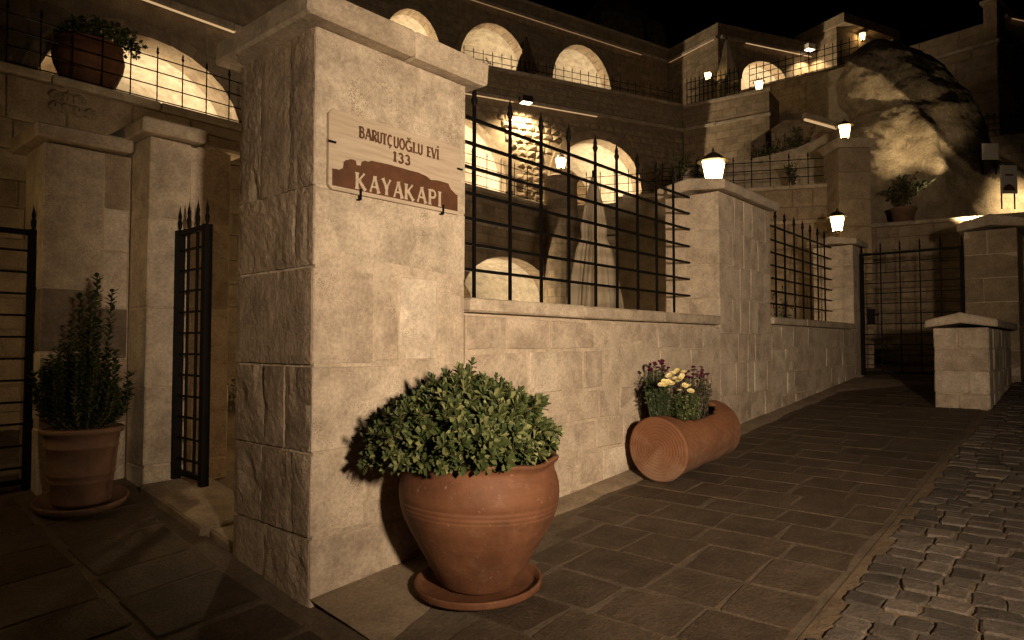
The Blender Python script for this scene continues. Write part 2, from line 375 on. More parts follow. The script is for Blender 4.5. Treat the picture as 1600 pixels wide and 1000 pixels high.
def splits(a, b, lo, hi):
    out = [a]; x = a
    while True:
        wd = random.uniform(lo, hi)
        if x + wd > b - lo * 0.7: break
        x += wd; out.append(x)
    out.append(b); return out
GAP = 0.006

def masonry_y(parent, x0, x1, z0, z1, yf, dep, rows=(0.2, 0.26), wid=(0.18, 0.42), mat='tuff', bev=0.007, jit=0.004, zs=None, world=True, skip=None, gap=GAP):
    """stones of a wall whose face looks to -y at y = yf"""
    zs = zs or splits(z0, z1, *rows)
    for i in range(len(zs) - 1):
        xs = splits(x0, x1, *wid)
        for j in range(len(xs) - 1):
            a = (xs[j] + gap / 2, yf + random.uniform(-0.003, 0.002), zs[i] + gap / 2)
            b = (xs[j + 1] - gap / 2, yf + dep, zs[i + 1] - gap / 2)
            if skip and skip(a, b): continue
            block('stone', a, b, M[mat], parent, bev, jit, world=world)
def pillar(root, x0, x1, y0, y1, z0, zs, mats=('tuff', 'tuff'), corner=(0.3, 0.45), cut=(0.18, 0.4), inner=0.02):
    """blocks of a free-standing pillar: corner block shows both its faces"""
    core = MB(); core.box((x0 + 0.004, y0 + 0.004, z0), (x1 - 0.004, y1 - 0.004, zs[-1] - 0.002)); core.build('core', M['mortar'], root)
    for i in range(len(zs) - 1):
        za, zb = zs[i] + GAP / 2, zs[i + 1] - GAP / 2
        W_, D_ = x1 - x0, y1 - y0
        if i % 2: cw = min(random.uniform(*corner) * 1.3, W_); cdp = D_ if D_ < 0.65 else random.uniform(0.3, 0.5)
        else: cw = W_ if W_ < 0.6 else random.uniform(*corner); cdp = D_ if random.random() < 0.4 else random.uniform(0.25, 0.45)
        if D_ - cdp < 0.12: cdp = D_
        if W_ - cw < 0.12: cw = W_
        q = lambda: random.uniform(-0.003, 0.002)
        block('stone', (x0 + q(), y0 + q(), za), (x0 + cw, y0 + cdp, zb), M[mats[0]], root, 0.006, 0.004)
        if cw < W_:
            xs = splits(x0 + cw, x1, *cut)
            for j in range(len(xs) - 1):
                block('stone', (xs[j] + GAP, y0 + q(), za), (xs[j + 1] - (GAP if j < len(xs) - 2 else q()), y0 + min(0.25, cdp), zb), M[mats[0]], root, 0.006, 0.004)
        if cdp < D_:
            block('stone', (x0 + q(), y0 + cdp + GAP, za), (x0 + min(0.25, cw), y1, zb), M[mats[1]], root, 0.006, 0.004)
def slab_cap(root, x0, x1, y0, y1, z0, z1, name='cap', pieces=1, mat='cap'):
    xs = [x0 + (x1 - x0) * i / pieces for i in range(pieces + 1)]
    for i in range(pieces):
        block(name, (xs[i] + 0.002, y0, z0), (xs[i + 1] - 0.002, y1, z1), M[mat], root, 0.012, 0.006)
def gable_cap(root, x0, x1, y0, y1, z0, th, rise, along='x', mat='cap', seg=6):
    """capstone with a shallow ridge"""
    v = []; F = []
    for i in range(seg + 1):
        t = i / seg; j = lambda: random.uniform(-0.006, 0.006)
        if along == 'x':
            x = x0 + (x1 - x0) * t; ym = (y0 + y1) / 2
            v += [Vector((x, y0 + j(), z0)), Vector((x, y0 + j(), z0 + th)), Vector((x, ym, z0 + th + rise + j())), Vector((x, y1 + j(), z0 + th)), Vector((x, y1 + j(), z0)), Vector((x, ym, z0 + rise * 0.6))]
        else:
            y = y0 + (y1 - y0) * t; xm = (x0 + x1) / 2
            v += [Vector((x0 + j(), y, z0)), Vector((x0 + j(), y, z0 + th)), Vector((xm, y, z0 + th + rise + j())), Vector((x1 + j(), y, z0 + th)), Vector((x1 + j(), y, z0)), Vector((xm, y, z0 + rise * 0.6))]
    for i in range(seg):
        for k in range(6): F.append((i * 6 + k, i * 6 + (k + 1) % 6, i * 6 + 6 + (k + 1) % 6, i * 6 + 6 + k))
    F.append((0, 1, 2, 5)); F.append((2, 3, 4, 5)); b = seg * 6; F.append((b, b + 5, b + 2, b + 1)); F.append((b + 2, b + 5, b + 4, b + 3))
    me = bpy.data.meshes.new('cap'); me.from_pydata([tuple(p) for p in v], [], F)
    bm = bmesh.new(); bm.from_mesh(me); bmesh.ops.recalc_face_normals(bm, faces=bm.faces)
    bmesh.ops.bevel(bm, geom=[e for e in bm.edges if e.calc_face_angle(0) > 0.5], offset=0.012, segments=1, affect='EDGES')
    bm.to_mesh(me); bm.free()
    return link('cap', me, M[mat], root)

# ================================================================== GROUND
def sheet(name, x0, x1, y0, y1, nx, ny, dz, mat, fz=gz):
    v = []; f = []
    for i in range(nx + 1):
        for j in range(ny + 1):
            x = x0 + (x1 - x0) * i / nx; y = y0 + (y1 - y0) * j / ny
            v.append((x, y, fz(x, y) + dz))
    for i in range(nx):
        for j in range(ny):
            a = i * (ny + 1) + j; f.append((a, a + ny + 1, a + ny + 2, a + 1))
    o = mesh(name, v, f, M[mat]); tag(o, kind='structure'); return o
sheet('ground', -70, 90, -70, 90, 160, 160, -0.03, 'sand')
CURB = -1.9
pav = sheet('pavement', 0.0, 14, CURB, 0.02, 70, 12, 0.0, 'joint')
fore = sheet('forecourt', -6, 0.0, -4, 5.4, 60, 60, 0.0, 'joint')
street = sheet('street', -6, 26, -9, CURB, 160, 32, -0.004, 'sand')

def paver(parent, x0, x1, y0, y1, h=0.012, jit=0.012):
    cs = [(x0, y0), (x1, y0), (x1, y1), (x0, y1)]
    cs = [(x + random.uniform(-jit, jit), y + random.uniform(-jit, jit)) for x, y in cs]
    ring = []
    for i in range(4):
        a, b = cs[i], cs[(i + 1) % 4]
        for t in (0.03, 0.5, 0.97):
            ring.append((a[0] + (b[0] - a[0]) * t + random.uniform(-0.006, 0.006), a[1] + (b[1] - a[1]) * t + random.uniform(-0.006, 0.006)))
    cx = sum(p[0] for p in ring) / 12; cy = sum(p[1] for p in ring) / 12
    tl = (random.uniform(-0.006, 0.006), random.uniform(-0.006, 0.006)); hh = h + random.uniform(-0.002, 0.003)
    v = []
    for k, (sc_, z) in enumerate(((1.0, -0.03), (1.0, hh - 0.006), (0.965, hh))):
        for x, y in ring:
            X = cx + (x - cx) * sc_; Y = cy + (y - cy) * sc_
            v.append((X, Y, gz(X, Y) + z + (X - cx) * tl[0] + (Y - cy) * tl[1]))
    f = []
    for r in range(2):
        for k in range(12): f.append((r * 12 + k, r * 12 + (k + 1) % 12, r * 12 + 12 + (k + 1) % 12, r * 12 + 12 + k))
    f.append(tuple(range(24, 36)))
    return mesh('paver', v, f, M['paver'], parent)
# pavement rows run across, from the wall to the cobbles
x = 0.10
while x < 9.4:
    dx = random.uniform(0.26, 0.38)
    y = CURB + 0.02 - random.uniform(0, 0.22) * 0
    first = True
    while y < -0.12:
        L = random.uniform(0.30, 0.50) if not first else random.uniform(0.2, 0.5); first = False
        y1 = y + L
        lim = -0.20 + 0.07 * noise.noise(Vector((x * 1.3, 0, 0)))
        if x < 2.0: lim = min(lim, -0.75 + 0.28 * x)
        if x > 8.0: lim = min(lim, -0.2 - (x - 8.0) * 0.8)
        if y1 > lim: y1 = lim
        if y1 - y > 0.10:
            paver(pav, x + 0.008, x + dx - 0.008, y + 0.008, y1 - 0.008, 0.004)
        y += L
    x += dx
# forecourt rows run inwards
xs = [-4.6, -4.1, -3.62, -3.1, -2.62, -2.1, -1.62, -1.14, -0.62, -0.10]
for r in range(len(xs) - 1):
    y = -3.9 + random.uniform(-0.4, 0.1)
    while y < 5.0:
        L = random.uniform(0.28, 0.46)
        if not (y + L > 2.3 and y < 2.95 and xs[r + 1] > -0.6):
            paver(fore, xs[r] + 0.016, xs[r + 1] - 0.016, y + 0.010, y + L - 0.010, 0.005)
        y += L
for (x0, x1, y0, y1) in ((0.02, 0.42, -3.4, -2.9),):
    pass
# concrete fillets along the wall foot (irregular trowelled strip)
v = []; f = []
nseg = 90
for i in range(nseg + 1):
    x = 0.0 + 9.7 * i / nseg
    wd = 0.17 + 0.07 * noise.noise(Vector((x * 1.7, 3.1, 0))) + 0.03 * noise.noise(Vector((x * 6, 1.1, 0)))
    if x < 1.5: wd = max(wd, 0.62 - 0.30 * x)
    if x > 8.3: wd += (x - 8.3) * 0.75
    for k in range(5):
        t = k / 4; y = 0.01 - wd * t
        v.append((x, y, gz(x, y) + 0.02 + 0.022 * (1 - t) ** 2 - 0.028 * t ** 4 + 0.003 * noise.noise(Vector((x * 5, y * 9, 0)))))
    if i:
        for k in range(4):
            a = (i - 1) * 5 + k; f.append((a, a + 5, a + 6, a + 1))
sk = mesh('concrete_fillet', v, f, M['skirt'], pav, smooth=True)
# concrete edge strip by the cobbles
# cobbles
def cobble_mesh(dx, dy):
    ring = []; hx, hy = dx / 2, dy / 2
    cs = [(-hx, -hy), (hx, -hy), (hx, hy), (-hx, hy)]
    cs = [(x + random.uniform(-0.007, 0.007), y + random.uniform(-0.007, 0.007)) for x, y in cs]
    for i in range(4):
        a, b = cs[i], cs[(i + 1) % 4]
        for t in (0.10, 0.5, 0.90): ring.append((a[0] + (b[0] - a[0]) * t + random.uniform(-0.006, 0.006), a[1] + (b[1] - a[1]) * t + random.uniform(-0.006, 0.006)))
    n = 12; v = []; f = []
    for (s_, z) in ((1.0, -0.05), (0.995, 0.002), (0.90, 0.009)):
        for (x, y) in ring: v.append((x * s_, y * s_, z + random.uniform(-0.0015, 0.0015)))
    v.append((random.uniform(-0.02, 0.02), random.uniform(-0.02, 0.02), 0.0105 + random.uniform(-0.003, 0.003)))
    for r in range(2):
        for k in range(n): f.append((r * n + k, r * n + (k + 1) % n, r * n + n + (k + 1) % n, r * n + n + k))
    for k in range(n): f.append((2 * n + k, 2 * n + (k + 1) % n, 3 * n))
    return v, f
cands = []
x = -1.6
while x < 20:
    dx = random.uniform(0.115, 0.155)
    y = CURB - random.uniform(0.03, 0.09)
    while y > -5.5:
        dy = random.uniform(0.115, 0.21)
        yy = y - dy / 2; xx = x + dx / 2 + 0.05 * math.sin(y * 2.1) + random.uniform(-0.008, 0.008)
        cands.append((xx, yy, dx - 0.009, dy - 0.009))
        y -= dy
    x += dx
def inview(c):
    p = Vector((c[0], c[1], gz(c[0], c[1]))) - CAM
    Z = p.dot(FW); X = p.dot(RT) / Z * FPX + 800; Y = 500 - p.dot(UP) / Z * FPX
    return Z > 0 and -60 < X < 1660 and Y < 1060
cands.sort(key=lambda c: (0 if inview(c) else 1, (Vector((c[0], c[1], 0)) - CAM).length))
stuffV = []; stuffF = []
for i, (cx, cy, dx, dy) in enumerate(cands):
    v, f = cobble_mesh(dx, dy)
    tx, ty = random.uniform(-0.035, 0.035), 0.07 + random.uniform(-0.035, 0.035); rz = random.uniform(-0.10, 0.10)
    zz = gz(cx, cy) + random.uniform(-0.006, 0.003)
    c_, s_ = math.cos(rz), math.sin(rz)
    v = [(cx + x * c_ - y * s_, cy + x * s_ + y * c_, zz + z + x * ty + y * tx) for x, y, z in v]
    if i < 295: mesh('cobble', v, f, M['cobble'], street)
    else:
        b = len(stuffV); stuffV += v; stuffF += [tuple(k + b for k in p) for p in f]
o = mesh('cobble_field', stuffV, stuffF, M['cobble'], street); tag(o, kind='stuff')

# ================================================================== FRONT WALL
def hewn(name, y0, y1, z0, z1, parent):
    """rough-hewn block face looking to -x, with real relief for the raking light"""
    ny = max(3, int((y1 - y0) / 0.022)); nz = max(3, int((z1 - z0) / 0.022)); v = []; f = []
    so = Vector((random.uniform(0, 50), 0, 0)); lift = random.uniform(-0.004, 0.004); am = random.choice((0.45, 0.6, 0.8, 1.15))
    for i in range(ny + 1):
        for j in range(nz + 1):
            y = y0 + (y1 - y0) * i / ny; z = z0 + (z1 - z0) * j / nz; p = Vector((0, y * 1.0, z)) + so
            ed = min(i, ny - i, 2) / 2; ez = min(j, nz - j, 2) / 2; e = min(ed, ez)
            d = 0.004 * noise.noise(p * 6) + 0.0035 * noise.noise(p * 19) + 0.003 * noise.noise(p * 43)
            ch = noise.noise(p * 5 + Vector((9, 0, 0)))
            if ch > 0.32: d -= 0.03 * (ch - 0.32) * am
            gr = noise.noise(Vector((so.x, y * 16, z * 2.2)))
            if gr > 0.42: d -= 0.045 * (gr - 0.42) * am
            x = -0.006 - d * am - lift * 1.0 + (1 - e) * (0.004 + 0.005 * abs(noise.noise(p * 30)))
            v.append((x, y + (0.003 * noise.noise(p * 25) if ed < 1 else 0), z + (0.003 * noise.noise(p * 23) if ez < 1 else 0)))
    for i in range(ny):
        for j in range(nz): a = i * (nz + 1) + j; f.append((a, a + 1, a + nz + 2, a + nz + 1))
    rim = [j for j in range(nz + 1)] + [i * (nz + 1) + nz for i in range(1, ny + 1)] + [ny * (nz + 1) + j for j in range(nz - 1, -1, -1)] + [i * (nz + 1) for i in range(ny - 1, 0, -1)]
    b = len(v); v += [(0.05, v[k][1], v[k][2]) for k in rim]; n = len(rim)
    for k in range(n): f.append((rim[k], b + k, b + (k + 1) % n, rim[(k + 1) % n]))
    return mesh(name, v, f, M['tuff_rough'], parent)
ZS = [-0.45, 0.33, 0.73, 1.15, 1.63, 2.02, 2.80]
P_ = thing('corner_pillar', 'tall pale tuff corner pillar carrying the engraved house name plaque', 'pillar', (0.5, 0.37, 0))
PX1 = 1.03; PY1 = 0.75
core = MB(); core.box((0.012, 0.0025, -0.45), (PX1 - 0.01, PY1 - 0.01, 2.8)); core.build('core', M['mortar'], P_)
plan = [([0.50], [0.42]), ([0.31, 0.62], [0.16, 0.46]), ([0.55], [0.24, 0.44]), ([0.36, 0.52, 0.80], [0.75]), ([1.03], [0.16, 0.75]), ([1.03], [0.22, 0.52])]
for i in range(len(ZS) - 1):
    za, zb = ZS[i] + 0.001, ZS[i + 1] - (0.014 if i < 4 else 0.001)
    fx, fy = plan[i]
    fx = [t for t in fx if t < PX1 - 0.05] + [PX1]; fy = [t for t in fy if t < PY1 - 0.05] + [PY1]
    q = lambda: random.uniform(-0.003, 0.003)
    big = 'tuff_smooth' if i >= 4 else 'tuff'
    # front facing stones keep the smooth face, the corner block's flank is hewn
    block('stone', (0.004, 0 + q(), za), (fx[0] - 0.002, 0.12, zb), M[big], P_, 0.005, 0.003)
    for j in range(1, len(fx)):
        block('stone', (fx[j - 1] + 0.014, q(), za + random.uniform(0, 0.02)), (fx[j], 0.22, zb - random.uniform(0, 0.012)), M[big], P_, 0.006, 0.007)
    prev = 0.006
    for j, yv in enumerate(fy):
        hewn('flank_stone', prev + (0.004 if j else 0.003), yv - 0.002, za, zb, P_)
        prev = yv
# weathered face slivers hiding no thing: the back and the right side are plain core
block('back_stone', (PX1 - 0.06, 0.23, 1.4), (PX1 + 0.004, PY1, 2.8), M['tuff'], P_, 0.01, 0.004)
for (a, b) in ((0.0, 0.56), (0.563, 1.03)):
    block('cap', (a - (0.10 if a == 0 else 0), -0.10, 2.805), (b + (0.11 if b > 1 else 0), PY1 + 0.1, 2.945), M['cap'], P_, 0.016, 0.006)

def low_wall(x0, x1, label, sill_z, ends):
    w_ = thing('garden_wall', label, 'wall', ((x0 + x1) / 2, 0.25, gz((x0 + x1) / 2, 0)))
    c = MB(); c.box((x0 + 0.002, 0.0022, gz(x0, 0) - 0.4), (x1 - 0.002, 0.5, sill_z - 0.104)); c.box((x0 + 0.003, 0.05, sill_z - 0.104), (x1 - 0.003, 0.49, sill_z - 0.09)); c.build('core', M['mortar'], w_)
    z0 = gz(x0, 0) - 0.1
    zs = splits(sill_z - 0.1, z0, 0.2, 0.2) if False else None
    top = sill_z - 0.1; zs = [top]
    while zs[-1] > z0: zs.append(zs[-1] - random.uniform(0.21, 0.30))
    zs = zs[::-1]
    masonry_y(w_, x0 + 0.003, x1 - 0.003, 0, 0, 0.0, 0.2, zs=zs, wid=(0.20, 0.60), mat='tuff', bev=0.006, jit=0.008, gap=0.022)
    n = max(2, round((x1 - x0) / 1.15))
    for i in range(n):
        a = x0 + (x1 - x0) * i / n + (0.02 if i == 0 else 0.002); b = x0 + (x1 - x0) * (i + 1) / n - 0.002
        if i == n - 1: b -= 0.03
        block('sill', (a, -0.035 + random.uniform(-0.006, 0.004), sill_z - 0.088), (b, 0.54, sill_z + random.uniform(-0.002, 0.003)), M['cap'], w_, 0.012, 0.004)
    return w_
SZ = on_y(740, 466, 0.0).z
low_wall(PX1 + 0.003, 4.647, 'long low pale stone wall with a slab sill beneath the big iron grille', SZ, 0)
low_wall(6.073, 9.69, 'low stone wall beneath the smaller iron grille beside the gate', SZ + 0.04, 0)
p2 = thing('stone_pillar', 'pale block pillar with ridged cap between the two iron window grilles', 'pillar', (5.36, 0.3, 0.37))
pillar(p2, 4.65, 6.07, 0, 0.6, 0, [0.0, 0.35, 0.72, 1.05, 1.36, 1.72, 2.06, 2.42, 2.80])
gable_cap(p2, 4.58, 6.15, -0.09, 0.69, 2.80, 0.10, 0.07)
p3 = thing('stone_pillar', 'slim stone pillar beside the iron street gate, topped by a lantern', 'pillar', (9.95, 0.3, 0.69))
pillar(p3, 9.69, 10.25, 0, 0.6, 0.2, [0.4, 0.75, 1.1, 1.45, 1.8, 2.15, 2.5, 2.82], corner=(0.6, 0.7))
gable_cap(p3, 9.60, 10.34, -0.08, 0.68, 2.82, 0.09, 0.06)
p4 = thing('stone_pillar', 'broad stone gate pillar rising behind the low capped block', 'pillar', (10.4, -1.75, 0.7))
pillar(p4, 10.0, 11.0, -2.06, -1.43, 0.3, [0.4, 0.8, 1.15, 1.5, 1.85, 2.2, 2.55, 2.9], corner=(0.4, 0.5), mats=('dim', 'dim'))
gable_cap(p4, 9.90, 11.1, -2.16, -1.36, 2.90, 0.12, 0.10)
b5 = thing('low_pier', 'low stone pier with a shallow ridged capstone standing on the pavement edge', 'pier', (8.6, -1.7, 0.6))
c = MB(); c.box((7.31, -1.95, 0.2), (9.94, -1.44, 1.43)); c.build('core', M['mortar'], b5)
for i, (za, zb) in enumerate(((0.3, 0.68), (0.683, 0.93), (0.933, 1.19), (1.193, 1.43))):
    ysp = [-1.96, -1.96 + random.choice((0.2, 0.3, 0.53)), -1.43]
    if ysp[1] > -1.5: ysp = [-1.96, -1.43]
    for j in range(len(ysp) - 1):
        block('stone', (7.3 + random.uniform(-0.004, 0.003), ysp[j] + 0.003, za), (7.3 + random.uniform(0.2, 0.45), ysp[j + 1] - 0.003, zb - 0.004), M['tuff'], b5, 0.012, 0.005)
    xs_ = splits(7.76, 9.94, 0.3, 0.6)
    for j in range(len(xs_) - 1):
        block('stone', (xs_[j] + 0.003, -1.962, za), (xs_[j + 1] - 0.003, -1.6, zb - 0.004), M['tuff'], b5, 0.012, 0.005)
gable_cap(b5, 7.2, 9.88, -2.05, -1.36, 1.435, 0.085, 0.085, mat='cap')

# ------------------------------------------------------------------ grilles
def finial(root, p, h=0.15, r=0.016, parent_bar=None):
    m = MB(); m.lathe([(0.006, 0), (0.012, 0.1 * h), (r, 0.32 * h), (r * 0.55, 0.45 * h), (r * 0.8, 0.6 * h), (r * 0.25, 0.85 * h), (0.001, h)], p, 8)
    return m.build('finial', M['iron'], root, smooth=True)
def grille(label, pts_x, y, xa, xb, zrows, zbot, ztop, r=0.0135):
    g = thing('window_grille', label, 'grille', ((xa + xb) / 2, y, zbot))
    for x in pts_x:
        m = MB(); m.tube([(x, y, zbot), (x, y, ztop)], r, 4); b = m.build('upright', M['iron'], g)
        m = MB(); m.lathe([(0.008, 0), (0.014, 0.02), (0.024, 0.055), (0.014, 0.08), (0.018, 0.10), (0.006, 0.14), (0.001, 0.17)], (x, y, ztop - 0.01), 8)
        f = m.build('finial', M['iron'], b, smooth=True)
    for z in zrows:
        m = MB(); m.tube([(xa, y, z), (xb, y, z)], r * 1.05, 4); m.build('crossbar', M['iron'], g)
    return g
GY = 0.325
gx = [on_y(p, 400, GY).x for p in (740.7, 796.9, 845.6, 888.9, 930.7, 964.2, 996.5, 1026, 1052.7)]
zr = [on_x(1078, p, 4.65).z for p in (308.4, 333.8, 358.5, 385.2, 410.6, 436.5, 462.3)]
grille('big black iron grille with spear points above the long sill', gx, GY, PX1 - 0.03, 4.66, zr, SZ - 0.02, zr[0] + 0.09)
gx2 = [on_y(1020 + p / 2.632, 400, GY).x for p in (505, 543, 582, 617, 648, 678, 706)]
zr2 = [on_x(1299, 180 + p / 2.632, 9.69).z for p in (545, 592, 634, 677, 720, 763, 806)]
grille('smaller black iron grille with spear points between two pillars by the gate', gx2, GY, 6.05, 9.70, zr2, SZ + 0.02, zr2[0] + 0.10, 0.014)

def gate(label, A, B, z0, zt, nup, rows, lock=True):
    A = Vector(A); B = Vector(B); g = thing('iron_gate', label, 'gate', (A.x, A.y, z0))
    for p in (A, B):
        m = MB(); m.tube([(p.x, p.y, z0), (p.x, p.y, zt)], 0.036, 4); m.build('stile', M['iron'], g); finial(g, (p.x, p.y, zt), 0.17)
    for z, r in ((zt - 0.02, 0.024), (z0 + 0.05, 0.024)):
        m = MB(); m.tube([(A.x, A.y, z), (B.x, B.y, z)], r, 4); m.build('rail', M['iron'], g)
    for i in range(1, nup + 1):
        p = A.lerp(B, i / (nup + 1)); m = MB(); m.tube([(p.x, p.y, z0 + 0.05), (p.x, p.y, zt + 0.02)], 0.011, 4); m.build('upright', M['iron'], g); finial(g, (p.x, p.y, zt), 0.19)
    for i in range(1, rows + 1):
        z = zt + (z0 - zt) * i / (rows + 1); m = MB(); m.tube([(A.x, A.y, z), (B.x, B.y, z)], 0.010, 4); m.build('crossbar', M['iron'], g)
    if lock:
        p = A.lerp(B, 0.09); zc = z0 + (zt - z0) * 0.48
        m = MB(); m.box((p.x - 0.03, p.y - 0.05, zc - 0.12), (p.x + 0.03, p.y + 0.05, zc + 0.12)); lk = m.build('lock_plate', M['iron'], g)
        m = MB(); m.tube([(p.x - 0.03, p.y, zc + 0.02), (p.x - 0.07, p.y, zc + 0.02), (p.x - 0.07, p.y - 0.12, zc + 0.02)], 0.010, 6); m.build('handle', M['iron'], g)
    return g
zt = on_y(1345, 397, -0.02).z
gate('closed black iron street gate between slim pillar and broad pillar', (10.02, -0.05, 0), (10.02, -1.40, 0), gz(10, -0.7) + 0.05, on_x(1345, 397, 10.02).z, 4, 11)

# ------------------------------------------------------------------ lanterns
def lantern(base, s, label, group='lit lanterns', neck=0.05, power=None, wall=None):
    """six-sided tapered glass lantern under a domed metal cap; s = glass width at top"""
    L = thing('lantern', label, 'lantern', base, R(12), group)
    m = MB(); m.lathe([(0.001, 0), (0.30 * s, 0), (0.30 * s, 0.06 * s), (0.12 * s, 0.14 * s), (0.10 * s, neck + 0.10 * s), (0.24 * s, neck + 0.2 * s), (0.001, neck + 0.2 * s)], (0, 0, 0), 10)
    m.build('foot', M['lamp_metal'], L, False)
    zb = neck + 0.2 * s; zt_ = zb + 0.95 * s; n = 4
    rb, rt = 0.40 * s, 0.62 * s
    for k in range(n):
        a0, a1 = [2 * math.pi * (k + q + 0.5) / n for q in (0, 1)]
        q = [Vector((rb * math.cos(a0), rb * math.sin(a0), zb)), Vector((rb * math.cos(a1), rb * math.sin(a1), zb)), Vector((rt * math.cos(a1), rt * math.sin(a1), zt_)), Vector((rt * math.cos(a0), rt * math.sin(a0), zt_))]
        ins = [p.lerp(sum(q, Vector()) / 4, 0.04) for p in q]
        n_ = (ins[1] - ins[0]).cross(ins[3] - ins[0]).normalized() * 0.004
        mesh('pane', [p for p in ins] + [p - n_ for p in ins], [(0, 1, 2, 3), (7, 6, 5, 4), (0, 4, 5, 1), (1, 5, 6, 2), (2, 6, 7, 3), (3, 7, 4, 0)], M['glass'], L, False)
        m = MB(); m.tube([q[0], q[3]], 0.022 * s, 4); m.build('glazing_bar', M['lamp_metal'], L, False)
    m = MB(); m.lathe([(rt * 1.18, zt_), (rt * 1.20, zt_ + 0.03 * s), (rt * 0.85, zt_ + 0.10 * s), (rt * 0.62, zt_ + 0.28 * s), (rt * 0.3, zt_ + 0.40 * s), (0.06 * s, zt_ + 0.45 * s), (0.07 * s, zt_ + 0.52 * s), (0.015 * s, zt_ + 0.66 * s), (0.001, zt_ + 0.67 * s)], (0, 0, 0), 12)
    m.add([(rt * 1.18 * math.cos(2 * math.pi * k / 12), rt * 1.18 * math.sin(2 * math.pi * k / 12), zt_) for k in range(12)], [tuple(range(12))])
    m.build('lamp_cap', M['lamp_metal'], L, False)
    return L
lantern((5.16, 0.28, 2.965), 0.24, 'lit lantern on the ridged cap of the pillar between the grilles', neck=0.01)
lantern((9.98, 0.3, 2.965), 0.235, 'lit lantern on the slim pillar beside the iron street gate', neck=0.10)

# ------------------------------------------------------------------ floodlight that lights the street front (stands behind the camera)
def floodlight():
    p = Vector((-1.37, -4.48, 1.80)); g = gz(p.x, p.y)
    t = thing('work_light', 'small floodlight on a black tripod standing in the street', 'floodlight', (p.x, p.y, g))
    for k in range(3):
        a = 2 * math.pi * k / 3 + 2.6
        m = MB(); m.tube([(p.x, p.y - 0.12, g + 0.75), (p.x + 0.42 * math.cos(a), p.y - 0.12 + 0.42 * math.sin(a), g + 0.0)], 0.012, 6); m.build('leg', M['iron'], t)
    m = MB(); m.tube([(p.x, p.y - 0.12, g + 0.6), (p.x, p.y - 0.12, p.z - 0.1)], 0.015, 8); m.build('pole', M['iron'], t)
    m = MB(); m.box((p.x - 0.09, p.y - 0.17, p.z - 0.09), (p.x + 0.09, p.y - 0.07, p.z + 0.09)); m.build('housing', M['iron'], t)
    m = MB(); m.box((p.x - 0.075, p.y - 0.068, p.z - 0.075), (p.x + 0.075, p.y - 0.064, p.z + 0.075)); m.build('lens', M['lens'], t)
    ld = bpy.data.lights.new('floodlight_beam', 'SPOT'); lo = bpy.data.objects.new('beam', ld); col.objects.link(lo)
    ld.energy = 1800; ld.color = KEYC; ld.shadow_soft_size = 0.15; ld.spot_size = R(86); ld.spot_blend = 1.0
    lo.parent = t; lo.location = Vector((0, 0, p.z - g))
    d = Vector((3.3, 0.0, 1.85)) - p
    lo.rotation_euler = d.to_track_quat('-Z', 'Y').to_euler()
floodlight()

# ================================================================== NAME PLAQUE
def cp(x, y, o=(500, 150), s=5.0): return (o[0] + x / s, o[1] + y / s)
YP = -0.022
pl = lambda x, y, yy=YP: (lambda p: (p.x, p.z))(on_y(*cp(x, y), yy))
tl = pl(68, 88); bl = pl(60, 728); br_ = pl(1098, 925)
PU0, PU1, PV0, PV1 = bl[0] + 0.004, br_[0], (bl[1] + br_[1]) / 2, tl[1]
plaque = thing('name_plaque', 'travertine house name plaque clipped to the tall corner pillar', 'plaque', ((PU0 + PU1) / 2, -0.02, PV0))
def prism_y(name, poly, yf, th, mat, parent):
    n = len(poly); v = [(u, yf, z) for u, z in poly] + [(u, yf + th, z) for u, z in poly]
    f = [tuple(range(n)), tuple(range(2 * n - 1, n - 1, -1))] + [(i, i + n, (i + 1) % n + n, (i + 1) % n) for i in range(n)]
    me = bpy.data.meshes.new(name); me.from_pydata(v, [], f)
    bm = bmesh.new(); bm.from_mesh(me); bmesh.ops.recalc_face_normals(bm, faces=bm.faces); bm.to_mesh(me); bm.free()
    return link(name, me, mat, parent)
c_ = 0.022
prism_y('panel', [(PU0 + c_, PV0), (PU1 - c_, PV0), (PU1, PV0 + c_), (PU1, PV1 - c_), (PU1 - c_, PV1), (PU0 + c_, PV1), (PU0, PV1 - c_), (PU0, PV0 + c_)], YP, 0.016, M['trav'], plaque)
hill_px = [(97,705),(97,565),(110,568),(130,570),(150,577),(168,566),(181,566),(185,530),(186,510),(196,508),(205,498),(220,500),(235,493),(258,497),(280,505),(284,525),(290,542),(304,540),(318,548),(322,532),(328,513),(340,508),(355,505),(370,511),(385,512),(398,506),(412,507),(440,514),(470,520),(515,530),(560,540),(605,553),(650,565),(695,579),(740,590),(772,598),(800,612),(828,624),(850,640),(866,655),(900,657),(930,662),(968,672),(1005,685),(1012,708),(1025,730),(1042,747),(1058,766),(1075,775),(1075,893)]
hill = [pl(x, y, YP - 0.0025) for x, y in hill_px]
hb = (hill[0][1] + hill[-1][1]) / 2; hill[0] = (hill[0][0], hb); hill[-1] = (hill[-1][0], hb)
prism_y('hill_print', hill, YP - 0.0025, 0.0025, M['rust'], plaque)
